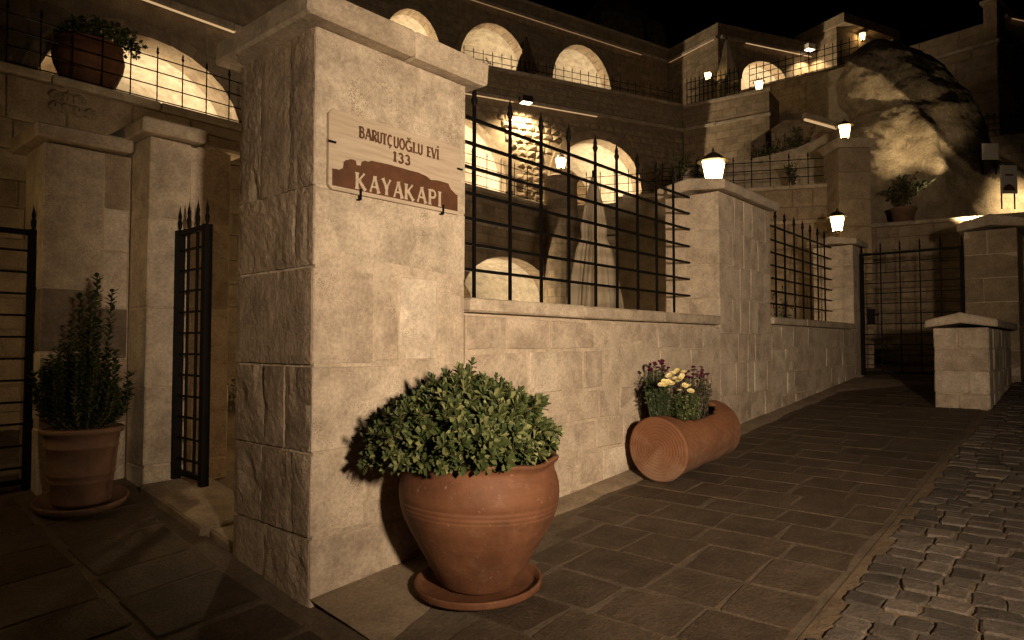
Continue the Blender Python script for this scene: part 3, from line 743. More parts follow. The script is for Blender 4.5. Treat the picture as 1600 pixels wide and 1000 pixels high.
# stroke letters with flared ends: strokes are polylines in a unit box (width 1, height 1)
def arc(cx, cy, rx, ry, a0, a1, n=10): return [(cx + rx * math.cos(R(a0 + (a1 - a0) * i / n)), cy + ry * math.sin(R(a0 + (a1 - a0) * i / n))) for i in range(n + 1)]
T_, t_ = 1.0, 0.55     # thick and thin strokes
GL = {
 'K': [([(0.14, 0), (0.14, 1)], T_), ([(0.2, 0.46), (0.80, 1)], t_), ([(0.32, 0.56), (0.9, 0.0)], T_)],
 'A': [([(0.08, 0), (0.48, 1)], t_), ([(0.48, 1), (0.90, 0)], T_), ([(0.24, 0.34), (0.76, 0.34)], t_)],
 'Y': [([(0.08, 1), (0.5, 0.45)], T_), ([(0.92, 1), (0.5, 0.45)], t_), ([(0.5, 0.0), (0.5, 0.5)], T_)],
 'P': [([(0.2, 0), (0.2, 1)], T_), ([(0.2, 0.96), (0.5, 0.96)] + arc(0.5, 0.72, 0.34, 0.24, 90, -90) + [(0.2, 0.48)], t_ * 1.3)],
 'I': [([(0.5, 0), (0.5, 1)], T_)],
 'B': [([(0.2, 0), (0.2, 1)], T_), ([(0.2, 0.96), (0.45, 0.96)] + arc(0.45, 0.76, 0.28, 0.2, 90, -90) + [(0.2, 0.54)], t_ * 1.2), ([(0.2, 0.54), (0.5, 0.54)] + arc(0.5, 0.29, 0.34, 0.25, 90, -90) + [(0.2, 0.04)], t_ * 1.3)],
 'R': [([(0.2, 0), (0.2, 1)], T_), ([(0.2, 0.96), (0.5, 0.96)] + arc(0.5, 0.74, 0.30, 0.22, 90, -90) + [(0.2, 0.5)], t_ * 1.2), ([(0.42, 0.5), (0.9, 0)], T_)],
 'U': [([(0.14, 1), (0.14, 0.3)] + arc(0.48, 0.3, 0.34, 0.27, 180, 360) + [(0.82, 1)], t_ * 1.5)],
 'T': [([(0.5, 0), (0.5, 1)], T_), ([(0.02, 0.95), (0.98, 0.95)], t_)],
 'C': [(arc(0.56, 0.5, 0.42, 0.47, 50, 310, 16), t_ * 1.5), ([(0.56, 0.03), (0.56, -0.16), (0.4, -0.2)], t_)],
 'O': [(arc(0.5, 0.5, 0.42, 0.47, 90, 450, 22), t_ * 1.5)],
 'G': [(arc(0.5, 0.5, 0.42, 0.47, 50, 330, 18), t_ * 1.5), ([(0.86, 0.0), (0.86, 0.42)], T_), ([(0.58, 0.42), (0.98, 0.42)], t_), (arc(0.48, 1.28, 0.22, 0.14, 190, 350, 6), t_)],
 'L': [([(0.2, 0), (0.2, 1)], T_), ([(0.2, 0.05), (0.9, 0.05), (0.9, 0.16)], t_)],
 'E': [([(0.2, 0), (0.2, 1)], T_), ([(0.2, 0.95), (0.85, 0.95)], t_), ([(0.2, 0.53), (0.72, 0.53)], t_), ([(0.2, 0.05), (0.88, 0.05)], t_)],
 'V': [([(0.06, 1), (0.48, 0)], T_), ([(0.92, 1), (0.48, 0)], t_)],
 'i': [([(0.5, 0), (0.5, 1)], T_), ([(0.5, 1.16), (0.5, 1.30)], T_)],
 '1': [([(0.5, 0), (0.5, 1)], T_), ([(0.18, 0.82), (0.5, 1.0)], t_), ([(0.15, 0.03), (0.85, 0.03)], t_)],
 '3': [(arc(0.42, 0.75, 0.34, 0.22, 150, -90, 10), t_ * 1.4), (arc(0.42, 0.27, 0.40, 0.26, 90, -150, 12), t_ * 1.5)],
}
def letter(ch, u0, u1, v0, v1, tw, yf, mat):
    m = MB(); wd = u1 - u0; ht = v1 - v0
    for q, (pts, k) in enumerate(GL[ch]):
        P = [Vector((u0 + x * wd, 0, v0 + y * ht)) for x, y in pts]
        hw = tw * k / 2; Lf = []; Rt = []
        for i, p in enumerate(P):
            d = (P[min(i + 1, len(P) - 1)] - P[max(i - 1, 0)]).normalized(); n = Vector((-d.z, 0, d.x))
            fl = 1.55 if (i in (0, len(P) - 1) and len(P) == 2) else 1.0
            Lf.append(p + n * hw * fl); Rt.append(p - n * hw * fl)
        if len(P) == 2:    # flare only near the ends
            d = (P[1] - P[0]); n = Vector((-d.normalized().z, 0, d.normalized().x))
            Lf = [Lf[0], P[0] + d * 0.14 + n * hw, P[0] + d * 0.86 + n * hw, Lf[1]]; Rt = [Rt[0], P[0] + d * 0.14 - n * hw, P[0] + d * 0.86 - n * hw, Rt[1]]
        n_ = len(Lf); yy = yf - 0.0003 * q
        V = [(p.x, yy, p.z) for p in Lf] + [(p.x, yy, p.z) for p in Rt] + [(p.x, yf + 0.002, p.z) for p in Lf] + [(p.x, yf + 0.002, p.z) for p in Rt]
        F = []
        for i in range(n_ - 1):
            F += [(i, i + 1, n_ + i + 1, n_ + i), (i, 2 * n_ + i, 2 * n_ + i + 1, i + 1), (n_ + i, n_ + i + 1, 3 * n_ + i + 1, 3 * n_ + i)]
        F += [(0, n_, 3 * n_, 2 * n_), (n_ - 1, 3 * n_ - 1, 4 * n_ - 1, 2 * n_ - 1)]
        m.add(V, F)
    return m.build('letter', mat, plaque)
def line_(chars, tw, yf, mat):
    bs = []; ts = []
    for ch, x0, x1, yt, yb in chars:
        a = pl(x0, (yt + yb) / 2, yf); b = pl(x1, (yt + yb) / 2, yf); xc = (x0 + x1) / 2
        bs.append(pl(xc, yb, yf)[1]); ts.append(pl(xc, yt, yf)[1])
    n = len(bs)
    for i, (ch, x0, x1, yt, yb) in enumerate(chars):
        a = pl(x0, (yt + yb) / 2, yf); b = pl(x1, (yt + yb) / 2, yf)
        # straight baseline through the measured letters
        f = i / (n - 1); 
        letter(ch, a[0], b[0], sum(bs) / n, sum(ts) / n, tw, yf, mat)
line_([('K',278,364,605,740),('A',388,468,633,765),('Y',485,556,655,780),('A',575,650,677,802),('K',663,738,688,815),('A',758,833,714,840),('P',846,912,727,845),('I',924,948,737,836)], 0.017, YP - 0.005, M['trav'])
top = lambda x: 252 + (x - 310) * 0.243; bot = lambda x: 338 + (x - 308) * 0.237
line_([(ch, a, b, top((a + b) / 2), bot((a + b) / 2)) for ch, a, b in (('B',306,352),('A',353,406),('R',407,448),('U',450,486),('T',487,523),('C',527,566),('U',577,618),('O',622,663),('G',669,722),('L',727,766),('U',767,804),('E',838,869),('V',872,912),('i',914,930))], 0.0125, YP - 0.003, M['rust'])
line_([('1',570,604,440,512),('3',613,657,450,524),('3',666,708,459,535)], 0.014, YP - 0.003, M['rust'])
for (x, y, hv) in ((90, 358, 0), (1088, 573, 0), (312, 762, 1), (957, 880, 1)):
    u, z = pl(x, y); m = MB()
    if hv: m.box((u - 0.006, YP - 0.009, z - 0.032), (u + 0.006, YP - 0.0055, z + 0.022)); m.box((u - 0.006, YP - 0.009, z - 0.034), (u + 0.006, 0.0, z - 0.026))
    else: m.box((u - 0.022, YP - 0.009, z - 0.005), (u + 0.022, YP - 0.0055, z + 0.005))
    m.build('clip', M['iron'], plaque)

# ================================================================== POTS AND PLANTS
LEAF = [(0, 0, 0), (0.16, 0.38, 0.05), (0.2, 0.72, 0.04), (0, 1.0, -0.04), (-0.2, 0.72, 0.04), (-0.16, 0.38, 0.05), (0, 0.5, -0.02)]
LEAF_F = [(0, 1, 6), (1, 2, 6), (2, 3, 6), (3, 4, 6), (4, 5, 6), (5, 0, 6)]
leaf_me = bpy.data.meshes.new('leaf'); leaf_me.from_pydata(LEAF, [], LEAF_F); leaf_me.materials.append(M['leaf'])
def frame(d, up=None):
    d = d.normalized(); up = up or Vector((0, 0, 1))
    x = d.cross(up)
    if x.length < 1e-3: x = Vector((1, 0, 0))
    x.normalize(); z = x.cross(d).normalized()
    return Matrix((x, d, z)).transposed()
def rnd_dir():
    while True:
        v = Vector((random.uniform(-1, 1), random.uniform(-1, 1), random.uniform(-1, 1)))
        if 0.1 < v.length < 1: return v.normalized()
def rosette(p, d, n, ln, wdf=1.0):
    """leaf frames around a shoot tip"""
    out = []; fr = frame(d)
    for k in range(n):
        a = k * 2.4 + random.uniform(-0.3, 0.3); el = 0.15 + 0.85 * (k / n) ** 0.8
        ld = (fr @ Vector((math.cos(a) * math.sin(el * 1.45), math.cos(el * 1.45), math.sin(a) * math.sin(el * 1.45)))).normalized()
        nrm = (d - ld * d.dot(ld)); nrm = nrm.normalized() if nrm.length > 1e-3 else Vector((0, 0, 1))
        m3 = frame(ld, nrm); s = ln * random.uniform(0.75, 1.15)
        m = Matrix.Translation(p - d * 0.02 * k / n) @ m3.to_4x4() @ Matrix.Diagonal((s * 1.25 * wdf, s, s, 1))
        out.append(m)
    return out
def leaves(name, mats, mat, parent, world=True):
    m = MB()
    for q in mats: m.add([q @ Vector(p) for p in LEAF], LEAF_F)
    o = m.build(name, mat, parent, world); tag(o, kind='stuff'); return o

# ---- big terracotta jar
jp = Vector((0.62, -0.50)); jz = gz(*jp)
jar = thing('terracotta_jar', 'large wide-shouldered terracotta jar in front of the pale corner pillar', 'plant pot', (jp.x, jp.y, jz + 0.03), 0); jar.scale = (0.975, 0.975, 1.0)
JT = Matrix.Rotation(R(1.5), 4, FH)
prof = [(0.001, 0), (0.178, 0.0), (0.188, 0.012), (0.204, 0.03), (0.250, 0.105), (0.316, 0.22), (0.352, 0.28), (0.378, 0.33), (0.3905, 0.37), (0.3935, 0.377), (0.3915, 0.381), (0.3965, 0.387), (0.3985, 0.399), (0.3965, 0.403), (0.4010, 0.409), (0.4020, 0.421), (0.4000, 0.425), (0.4045, 0.431), (0.406, 0.465), (0.402, 0.505), (0.390, 0.545), (0.378, 0.572), (0.374, 0.588), (0.379, 0.602), (0.394, 0.618), (0.399, 0.626), (0.397, 0.635), (0.383, 0.638), (0.365, 0.628), (0.355, 0.60), (0.35, 0.56)]
def wav(p, i, t):
    if i >= 22: p = p + Vector((0, 0, 0.006 * math.sin(5 * t + 1.0) + 0.004 * math.sin(9 * t)))
    return JT @ p
m = MB(); m.lathe(prof, (0, 0, 0), 72, wav); m.build('jar_body', M['terra'], jar, False, True)
m = MB(); m.lathe([(0.001, 0.57), (0.2, 0.58), (0.352, 0.565)], (0, 0, 0), 24, lambda p, i, t: JT @ p); m.build('soil', M['soil'], jar, False)
m = MB(); m.lathe([(0.001, 0.012), (0.27, 0.014), (0.285, 0.02), (0.298, 0.045), (0.310, 0.047), (0.314, 0.038), (0.308, 0.028), (0.312, 0.02), (0.300, 0.008), (0.27, 0), (0.001, 0)], (0, 0, 0), 64)
sa = m.build('saucer', M['terra'], None, smooth=True); sa.location = (jp.x - 0.01, jp.y - 0.02, jz + 0.018); sa.rotation_euler = (0, R(-2.5), 0)
tag(sa, 'round terracotta saucer beneath the large wide-shouldered jar', 'saucer')
# ---- dome of glossy leaves
bush = thing('pot_shrub', 'dense rounded evergreen shrub growing in the large terracotta jar', 'shrub', (jp.x, jp.y, jz + 0.62))
bc = Vector((jp.x - 0.07 * RT.x, jp.y - 0.07 * RT.y, jz + 0.70))
L1 = []; stems = MB()
def dome(a, e):
    """radius of the crown in direction azimuth a, elevation e"""
    base = 0.415 + 0.03 * math.sin(2 * a + 0.6) + 0.08 * noise.noise(Vector((math.cos(a) * 1.5, math.sin(a) * 1.5, e * 2)))
    return base
k = 0
while k < 980:
    d = rnd_dir()
    if d.z < -0.30: continue
    a = math.atan2(d.y, d.x); rr = dome(a, d.z)
    p = Vector((d.x * rr, d.y * rr, d.z * rr * (0.70 if d.z > 0 else 0.35) + 0.02)) * random.choice((1.0, 1.0, 0.95, 0.88, 0.78, 1.02, 1.07, 0.97, 0.91, 1.15 if random.random() < 0.5 else 1.0))
    if p.y > 0.46: p.y = 0.46
    lr = -RT.dot(p)
    if lr > 0.15: p += -RT * (lr - 0.15) * 0.10 + Vector((0, 0, -0.12 * (lr - 0.15)))
    dd = (d + rnd_dir() * 0.45 + Vector((0, 0, 0.25))).normalized()
    L1 += rosette(bc + p, dd, random.randint(9, 13), random.choice((random.uniform(0.034, 0.05), random.uniform(0.045, 0.062))), 0.85)
    if k % 2 == 0:
        q0 = bc + Vector((p.x * 0.25, p.y * 0.25, 0.0)); q1 = bc + p * 0.6 + rnd_dir() * 0.03
        stems.tube([q0, q1, bc + p], [0.005, 0.0035, 0.002], 4, False)
    k += 1
for k in range(130):     # shoots hanging over the rim
    a = random.uniform(0, 6.283); rr = random.uniform(0.30, 0.43); p = Vector((math.cos(a) * rr, math.sin(a) * rr, random.uniform(-0.03, 0.10)))
    L1 += rosette(bc + p + RT * 0.05, (Vector((math.cos(a), math.sin(a), random.uniform(0.0, 0.8))) + rnd_dir() * 0.4).normalized(), random.randint(9, 12), random.uniform(0.042, 0.058), 0.85)
stems.build('stems', M['stem'], bush)
L1.sort(key=lambda q: (q.translation - CAM).length)
front = L1[:900]; random.shuffle(front); solo = front[:280]; rest = front[280:] + L1[900:]
leaves('foliage', rest, M['leaf'], bush)
for q in solo:
    o = bpy.data.objects.new('leaf', leaf_me); col.objects.link(o); o.parent = bush; o.matrix_basis = Matrix.Translation(-bush.location) @ q

# ---- left pot with an upright shrub
lp = on_y(128, 760, 1.98); lp = Vector((lp.x, 1.98)); lz = gz(*lp)
pot = thing('flared_pot', 'dusty flared terracotta flowerpot with banded rim beside the left doorway', 'plant pot', (lp.x, lp.y, lz + 0.03)); pot.scale = (0.84, 0.84, 0.92)
m = MB(); m.lathe([(0.001, 0), (0.185, 0), (0.19, 0.02), (0.200, 0.14), (0.206, 0.145), (0.204, 0.155), (0.210, 0.19), (0.216, 0.195), (0.214, 0.205), (0.228, 0.37), (0.236, 0.375), (0.236, 0.39), (0.232, 0.395), (0.245, 0.465), (0.262, 0.47), (0.272, 0.485), (0.272, 0.50), (0.262, 0.51), (0.245, 0.505), (0.235, 0.45), (0.001, 0.44)], (0, 0, 0), 56)
m.build('pot_body', M['terra_dull'], pot, False, True)
m = MB(); m.lathe([(0.001, 0.451), (0.238, 0.450)], (0, 0, 0), 20); m.build('soil', M['soil'], pot, False)
m = MB(); m.lathe([(0.001, 0.012), (0.275, 0.012), (0.30, 0.05), (0.312, 0.052), (0.318, 0.045), (0.30, 0.005), (0.285, 0), (0.001, 0)], (0, 0, 0), 48)
sa = m.build('saucer', M['terra_dull'], None, smooth=True); sa.location = (lp.x, lp.y, lz + 0.016); sa.rotation_euler = (R(6), R(-3), 0); sa.scale = (0.82, 0.82, 0.9)
tag(sa, 'wide dusty saucer beneath the flared flowerpot by the left doorway', 'saucer')
sh = thing('pot_shrub', 'upright small-leaved shrub with a tall spike in the flared pot', 'shrub', (lp.x, lp.y, lz + 0.47))
L2 = []; stems = MB(); b0 = Vector((lp.x, lp.y, lz + 0.46))
shoots = [((0.03, 0.98), 1), ((-0.05, 0.85), 1), ((0.17, 0.88), 1), ((0.0, 0.75), 1), ((-0.13, 0.55), 1), ((-0.22, 0.42), 1), ((0.10, 0.7), 1), ((0.17, 0.5), 1), ((-0.08, 0.68), 1), ((0.07, 0.85), 1)]
for i in range(80):
    if i < len(shoots): lx, hz = shoots[i][0]; ly = random.uniform(-0.06, 0.06)
    else:
        a = random.uniform(0, 6.28); r_ = 0.27 * math.sqrt(random.random()); lx = r_ * math.cos(a); ly = r_ * math.sin(a)
        hz = random.uniform(0.18, 0.62) * (1 - 0.45 * (r_ / 0.27) ** 2) + (0.08 if random.random() < 0.15 else 0)
    tip = b0 + RT * lx + FH * ly + Vector((0, 0, hz)); mid = b0 + (RT * lx + FH * ly) * 0.85 + Vector((0, 0, hz * 0.45)); foot = b0 + (RT * lx + FH * ly) * 0.3
    stems.tube([foot, mid, tip], [0.006, 0.004, 0.002], 4, False)
    n = int(hz / 0.022) + 3
    for k in range(n):
        t = 0.12 + 0.88 * k / (n - 1); p = foot.lerp(mid, t * 2) if t < 0.5 else mid.lerp(tip, t * 2 - 1)
        ax = (tip - mid).normalized()
        for s in range(3):
            a = k * 1.2 + s * 2.09 + random.uniform(-0.4, 0.4)
            side = (frame(ax) @ Vector((math.cos(a), 0, math.sin(a))))
            ld = (side + ax * random.uniform(0.5, 1.1)).normalized(); sz = random.uniform(0.034, 0.056)
            L2.append(Matrix.Translation(p) @ frame(ld, ax).to_4x4() @ Matrix.Diagonal((sz * 1.3, sz, sz, 1)))
stems.build('stems', M['stem'], sh); leaves('foliage', L2, M['leaf_dark'], sh)

# ---- terracotta log planter
lgx0 = 2.73; lgL = 0.97; lr = 0.245; lgy = -0.345
lgc = Vector((lgx0, lgy, gz(lgx0, lgy) + lr + 0.02))
log = thing('log_planter', 'terracotta planter shaped as a lying log against the wall', 'planter', lgc); log.rotation_euler = (0, R(-4.0), 0)
nx, na = 26, 64; V = []; F = []; keep = {}
def lograd(x, a):
    t = x / lgL; q = 1 + 0.03 * math.sin(3 * a + 1) * math.sin(t * 3.1) + 0.02 * noise.noise(Vector((x * 4, math.cos(a) * 2, math.sin(a) * 2)))
    for (kx, ka) in ((0.33, -0.85), (0.72, -0.9), (0.5, 0.1)):
        dd = ((x - kx) / 0.05) ** 2 + ((((a - ka + math.pi) % (2 * math.pi)) - math.pi) / 0.2) ** 2
        q += 0.035 * math.exp(-dd)
    flare = 0.02 * (max(0, 1 - t / 0.15) ** 2 + max(0, (t - 0.88) / 0.12) ** 2)
    return lr * (q + flare - 0.02)
for layer in (0, 1):
    for i in range(nx + 1):
        for k in range(na):
            x = lgL * i / nx; a = 2 * math.pi * k / na; r_ = lograd(x, a) - (0.028 if layer else 0)
            V.append((x, -r_ * math.cos(a), r_ * math.sin(a)))
def hole(i, k):
    a = 2 * math.pi * (k + 0.5) / na; x = lgL * (i + 0.5) / nx
    da = abs(((a - math.pi / 2 + math.pi) % (2 * math.pi)) - math.pi)
    return ((x - 0.50) / 0.35) ** 4 + (da / 0.66) ** 4 < 1
n1 = (nx + 1) * na
vi = lambda l, i, k: l * n1 + i * na + (k % na)
for i in range(nx):
    for k in range(na):
        if hole(i, k): continue
        F.append((vi(0, i, k), vi(0, i, k + 1), vi(0, i + 1, k + 1), vi(0, i + 1, k)))
        F.append((vi(1, i, k), vi(1, i + 1, k), vi(1, i + 1, k + 1), vi(1, i, k + 1)))
        for (j, l, e) in ((i, k - 1, (vi(0, i, k), vi(0, i + 1, k), vi(1, i + 1, k), vi(1, i, k))), (i, k + 1, (vi(0, i, k + 1), vi(1, i, k + 1), vi(1, i + 1, k + 1), vi(0, i + 1, k + 1))), (i - 1, k, (vi(0, i, k), vi(1, i, k), vi(1, i, k + 1), vi(0, i, k + 1))), (i + 1, k, (vi(0, i + 1, k), vi(0, i + 1, k + 1), vi(1, i + 1, k + 1), vi(1, i + 1, k)))):
            if 0 <= j < nx and hole(j, l % na): F.append(e)
mesh('log_body', V, F, M['log_bark'], log, False, True)
for (x, s) in ((0, -1), (lgL, 1)):
    V = [(0.012 * s, 0, 0)]; F = []
    for ri, q in enumerate((0.35, 0.7, 0.95, 1.0)):
        for k in range(na):
            a = 2 * math.pi * k / na; r_ = lograd(x, a) * q
            V.append(((0.012 if q < 0.9 else 0.009 if q < 0.99 else 0.0) * s, -r_ * math.cos(a), r_ * math.sin(a)))
    for k in range(na): F.append((0, 1 + k, 1 + (k + 1) % na))
    for ri in range(3):
        for k in range(na): F.append((1 + ri * na + k, 1 + ri * na + na + k, 1 + ri * na + na + (k + 1) % na, 1 + ri * na + (k + 1) % na))
    o = mesh('log_end', V, F, M['log_ring'], log, False); o.location = (x, 0, 0)
m = MB(); m.box((0.1, -0.18, -0.02), (0.88, 0.18, 0.02)); m.build('soil', M['soil'], log, False)
# flowers in it
def flower_plant(name, label, c, rx, ry, h, nst, leafm, bl_mat, nb, bsize, bl_name, lean=(0, 0), clump=None):
    t = thing(name, label, 'flowers', c); st = MB(); LL = []; tips = []
    for i in range(nst):
        a = random.uniform(0, 6.28); r_ = math.sqrt(random.random())
        top_ = Vector((rx * r_ * math.cos(a) + lean[0], ry * r_ * math.sin(a) + lean[1], h * random.uniform(0.62, 1.0) * (1 - 0.22 * r_ * r_)))
        foot = Vector((top_.x * 0.35, top_.y * 0.35, -0.06)); mid = foot.lerp(top_, 0.5) + rnd_dir() * 0.015
        st.tube([foot, mid, top_], [0.003, 0.0022, 0.0012], 3, False); tips.append(top_)
        n = 26
        for k in range(n):
            u = 0.15 + 0.85 * k / n; p = foot.lerp(mid, u * 2) if u < 0.5 else mid.lerp(top_, u * 2 - 1)
            ld = (rnd_dir() + Vector((0, 0, 0.35))).normalized(); sz = random.uniform(0.015, 0.033)
            LL.append(Matrix.Translation(p) @ frame(ld, rnd_dir()).to_4x4() @ Matrix.Diagonal((sz * 1.2, sz, sz, 1)))
    st.build('stems', M['leaf_dark'], t, False); leaves('foliage', LL, leafm, t, False)
    # one blossom mesh, many blossoms
    m = MB()
    for ring, (npet, el, ln) in enumerate(((12, 0.35, 1.0), (9, 0.8, 0.75), (5, 1.2, 0.5))):
        for k in range(npet):
            a = 2 * math.pi * k / npet + ring * 0.3
            d = Vector((math.cos(a) * math.cos(el), math.sin(a) * math.cos(el), math.sin(el)))
            q = frame(d).to_4x4() @ Matrix.Diagonal((bsize * ln * 1.4, bsize * ln, bsize * ln, 1))
            m.add([q @ Vector(p) for p in LEAF], LEAF_F)
    bme = bpy.data.meshes.new('blossom'); bme.from_pydata([tuple(p) for p in m.v], [], m.f); bme.materials.append(bl_mat)
    tips.sort(key=lambda p: -p.z); use = tips[:nb] if not clump else clump
    for p in use:
        o = bpy.data.objects.new('blossom', bme); col.objects.link(o); o.parent = t; o.location = p
        tocam = (CAM - Vector(c)).normalized()
        d = (Vector((0, 0, 0.8)) + tocam * random.uniform(0.3, 1.0) + rnd_dir() * 0.4).normalized()
        o.rotation_euler = d.to_track_quat('Z', 'Y').to_euler(); s = random.uniform(0.75, 1.15); o.scale = (s, s, s)
    return t
fx = lgx0 + 0.42; fz = lgc.z + 0.08
c = Vector((fx - 0.06, lgy - 0.05, fz))
yc = []
for (px_, py_) in ((1040,601),(1036,604),(1058,580),(1051,584),(1066,587),(1045,588),(1038,597),(1049,600),(1060,597),(1070,603),(1076,604),(1062,611),(1079,612),(1044,598),(1055,592),(1064,590),(1033,602),(1068,582)):
    p = on_y(px_, py_, lgy - 0.10 + random.uniform(-0.03, 0.03)); yc.append(p - c)
flower_plant('chrysanthemum', 'pale yellow chrysanthemum in bloom in the log planter', c, 0.13, 0.10, 0.37, 110, M['leaf'], M['petal_y'], 0, 0.030, 'blossom', clump=yc)
c2 = Vector((fx - 0.15, lgy + 0.1, fz))
flower_plant('chrysanthemum', 'dark purple chrysanthemum behind the yellow blooms, close to the wall', c2, 0.17, 0.08, 0.60, 110, M['leaf_dark'], M['petal_p'], 18, 0.018, 'blossom', lean=(-0.08, 0.0))
c3 = Vector((fx + 0.13, lgy - 0.0, fz))
flower_plant('chrysanthemum', 'fading purple chrysanthemum right of the yellow blooms with dry stems', c3, 0.18, 0.12, 0.53, 110, M['leaf_dry'], M['petal_p'], 24, 0.017, 'blossom', lean=(0.12, 0.0))

# ================================================================== LEFT ENTRANCE
e1 = thing('door_pier', 'tall stone door pier behind the open iron gate leaf', 'pier', (0.28, 2.2, gz(0.28, 2.2)))
c = MB(); c.box((0.006, 2.026, 0.0), (0.57, 2.75, 2.66)); c.build('core', M['mortar'], e1)
zz = [0.1, 0.42, 0.95, 1.5, 2.12, 2.68]
for i in range(5):
    block('stone', (0.0, 2.02, zz[i] + 0.002), (0.30 + random.uniform(-0.02, 0.02), 2.33, zz[i + 1] - 0.003), M['tuff_smooth'], e1, 0.008, 0.004)
    block('stone', (0.325, 2.023, zz[i] + 0.002), (0.575, 2.4, zz[i + 1] - 0.003), M['tuff'], e1, 0.008, 0.004)
block('cap', (-0.07, 1.95, 2.685), (0.36, 2.9, 2.79), M['cap'], e1, 0.014, 0.006)
block('cap', (0.365, 1.96, 2.66), (0.66, 2.9, 2.77), M['cap'], e1, 0.014, 0.006)
e2 = thing('door_pier', 'slim stone door pier behind the upright potted shrub', 'pier', (-0.26, 2.55, gz(-0.26, 2.55)))
c = MB(); c.box((-0.52, 2.356, 0.0), (-0.002, 2.8, 2.58)); c.build('core', M['mortar'], e2)
for (x0, x1, z0, z1, mt) in ((-0.525, -0.17, 1.62, 2.585, 'tuff_smooth'), (-0.166, -0.004, 2.2, 2.585, 'dim'), (-0.166, -0.004, 1.9, 2.196, 'tuff'), (-0.166, -0.004, 1.5, 1.896, 'tuff'), (-0.525, -0.20, 1.2, 1.616, 'dark_stone'), (-0.196, -0.004, 1.15, 1.496, 'dark_stone'), (-0.525, -0.25, 0.75, 1.196, 'tuff'), (-0.246, -0.004, 0.7, 1.146, 'dim'), (-0.525, -0.004, 0.1, 0.7, 'tuff')):
    block('stone', (x0, 2.35, z0), (x1 - 0.003, 2.6, z1 - 0.003), M[mt], e2, 0.006, 0.004)
block('cap', (-0.60, 2.27, 2.59), (-0.01, 2.9, 2.69), M['cap'], e2, 0.014, 0.006)
e3 = thing('door_pier', 'stone door pier on the far side of the left gate', 'pier', (-1.85, 2.55, gz(-1.85, 2.55)))
pillar(e3, -2.1, -1.58, 2.35, 2.85, 0, [0.0, 0.5, 1.0, 1.5, 2.0, 2.58], corner=(0.6, 0.7))
block('cap', (-2.2, 2.27, 2.59), (-1.5, 2.95, 2.69), M['cap'], e3, 0.014, 0.006)
lantern((-1.86, 2.10, 1.75), 0.24, 'lit wall lantern on the door pier at the far side of the left gate', neck=0.05)
m = MB(); m.box((-1.89, 2.06, 1.70), (-1.83, 2.36, 1.75)); lb_ = m.build('lantern_bracket', M['iron'], e3)
ld = bpy.data.lights.new('lamp', 'POINT'); ld.energy = 5; ld.color = (1.0, 0.60, 0.26); ld.shadow_soft_size = 0.1
o = bpy.data.objects.new('lamp', ld); col.objects.link(o); o.parent = e3; o.location = Vector((-1.86, 1.9, 1.95)) - e3.location
# threshold step
st = thing('doorstep', 'worn stone doorstep between the corner pillar and the door pier', 'step', (0.15, 1.4, gz(0, 1.4)))
for (a, b) in ((0.77, 1.08), (1.085, 1.99)):
    sl = lambda p: Vector((p.x, p.y, p.z + 0.13 * p.y))
    block('tread', (-0.03 + (0.05 if a < 1 else 0), a, -0.1), (0.42, b, 0.055 if a > 1 else 0.035), M['skirt'], st, 0.014, 0.008, xf=sl)
gb = lambda z0: None
gate('narrow black iron gate leaf standing open at the doorstep', (0.20, 1.995, 0), (0.205, 1.585, 0), gz(0.2, 1.8) + 0.07, on_y(322, 350, 1.585).z, 2, 11, False)
gate('closed left black iron gate with many crossbars beside the slim door pier', (-1.54, 2.50, 0), (-0.54, 2.50, 0), gz(-1, 2.5) + 0.04, on_y(30, 357, 2.5).z, 4, 11, False)

# ================================================================== FACADES BEHIND
class Frame:
    """vertical plane through two (pixel column, distance) pairs; u runs to the right, +y goes back"""
    def __init__(s, pa, za, pb, zb):
        A = at(pa, 537, za); B = at(pb, 537, zb); s.A = Vector((A.x, A.y, 0)); d = Vector((B.x - A.x, B.y - A.y, 0)); s.L = d.length
        s.d = d.normalized(); s.rz = math.atan2(d.y, d.x); s.n = Vector((-s.d.y, s.d.x, 0))
    def uv(s, px, py, back=0.0):
        r = ray(px, py); O = s.A + s.n * back; k = (O - CAM).dot(s.n) / r.dot(s.n); p = CAM + r * k
        return (p - O).dot(s.d), p.z
    def world(s, u, y, z): return s.A + s.d * u + s.n * y + Vector((0, 0, z))
def arch_pts(a, n=18):
    ua, ub, z0, zs, zc = a
    out = []
    for i in range(n + 1):
        t = i / n; out.append((ua + (ub - ua) * (1 - math.cos(math.pi * t)) / 2, zs + (zc - zs) * (math.sin(math.pi * t) ** 0.92 if 0 < t < 1 else 0)))
    return out
def facade(name, label, fr, u0, u1, z0, z1, arches=(), th=0.45, mat='far', cat='building', group=None):
    t = thing(name, label, cat, fr.A, fr.rz, group)
    poly = [(u0, z0)]
    for a in sorted(arches):
        poly += [(a[0], z0)] + arch_pts(a) + [(a[1], z0)]
    poly += [(u1, z0), (u1, z1), (u0, z1)]
    n = len(poly); v = [(u, 0, z) for u, z in poly] + [(u, th, z) for u, z in poly]
    f = [tuple(range(n)), tuple(range(2 * n - 1, n - 1, -1))] + [(i, i + n, (i + 1) % n + n, (i + 1) % n) for i in range(n)]
    me = bpy.data.meshes.new('wall'); me.from_pydata(v, [], f)
    bm = bmesh.new(); bm.from_mesh(me); bmesh.ops.triangulate(bm, faces=[q for q in bm.faces if len(q.verts) > 4]); bmesh.ops.recalc_face_normals(bm, faces=bm.faces); bm.to_mesh(me); bm.free()
    link('wall', me, M[mat], t, False)
    return t
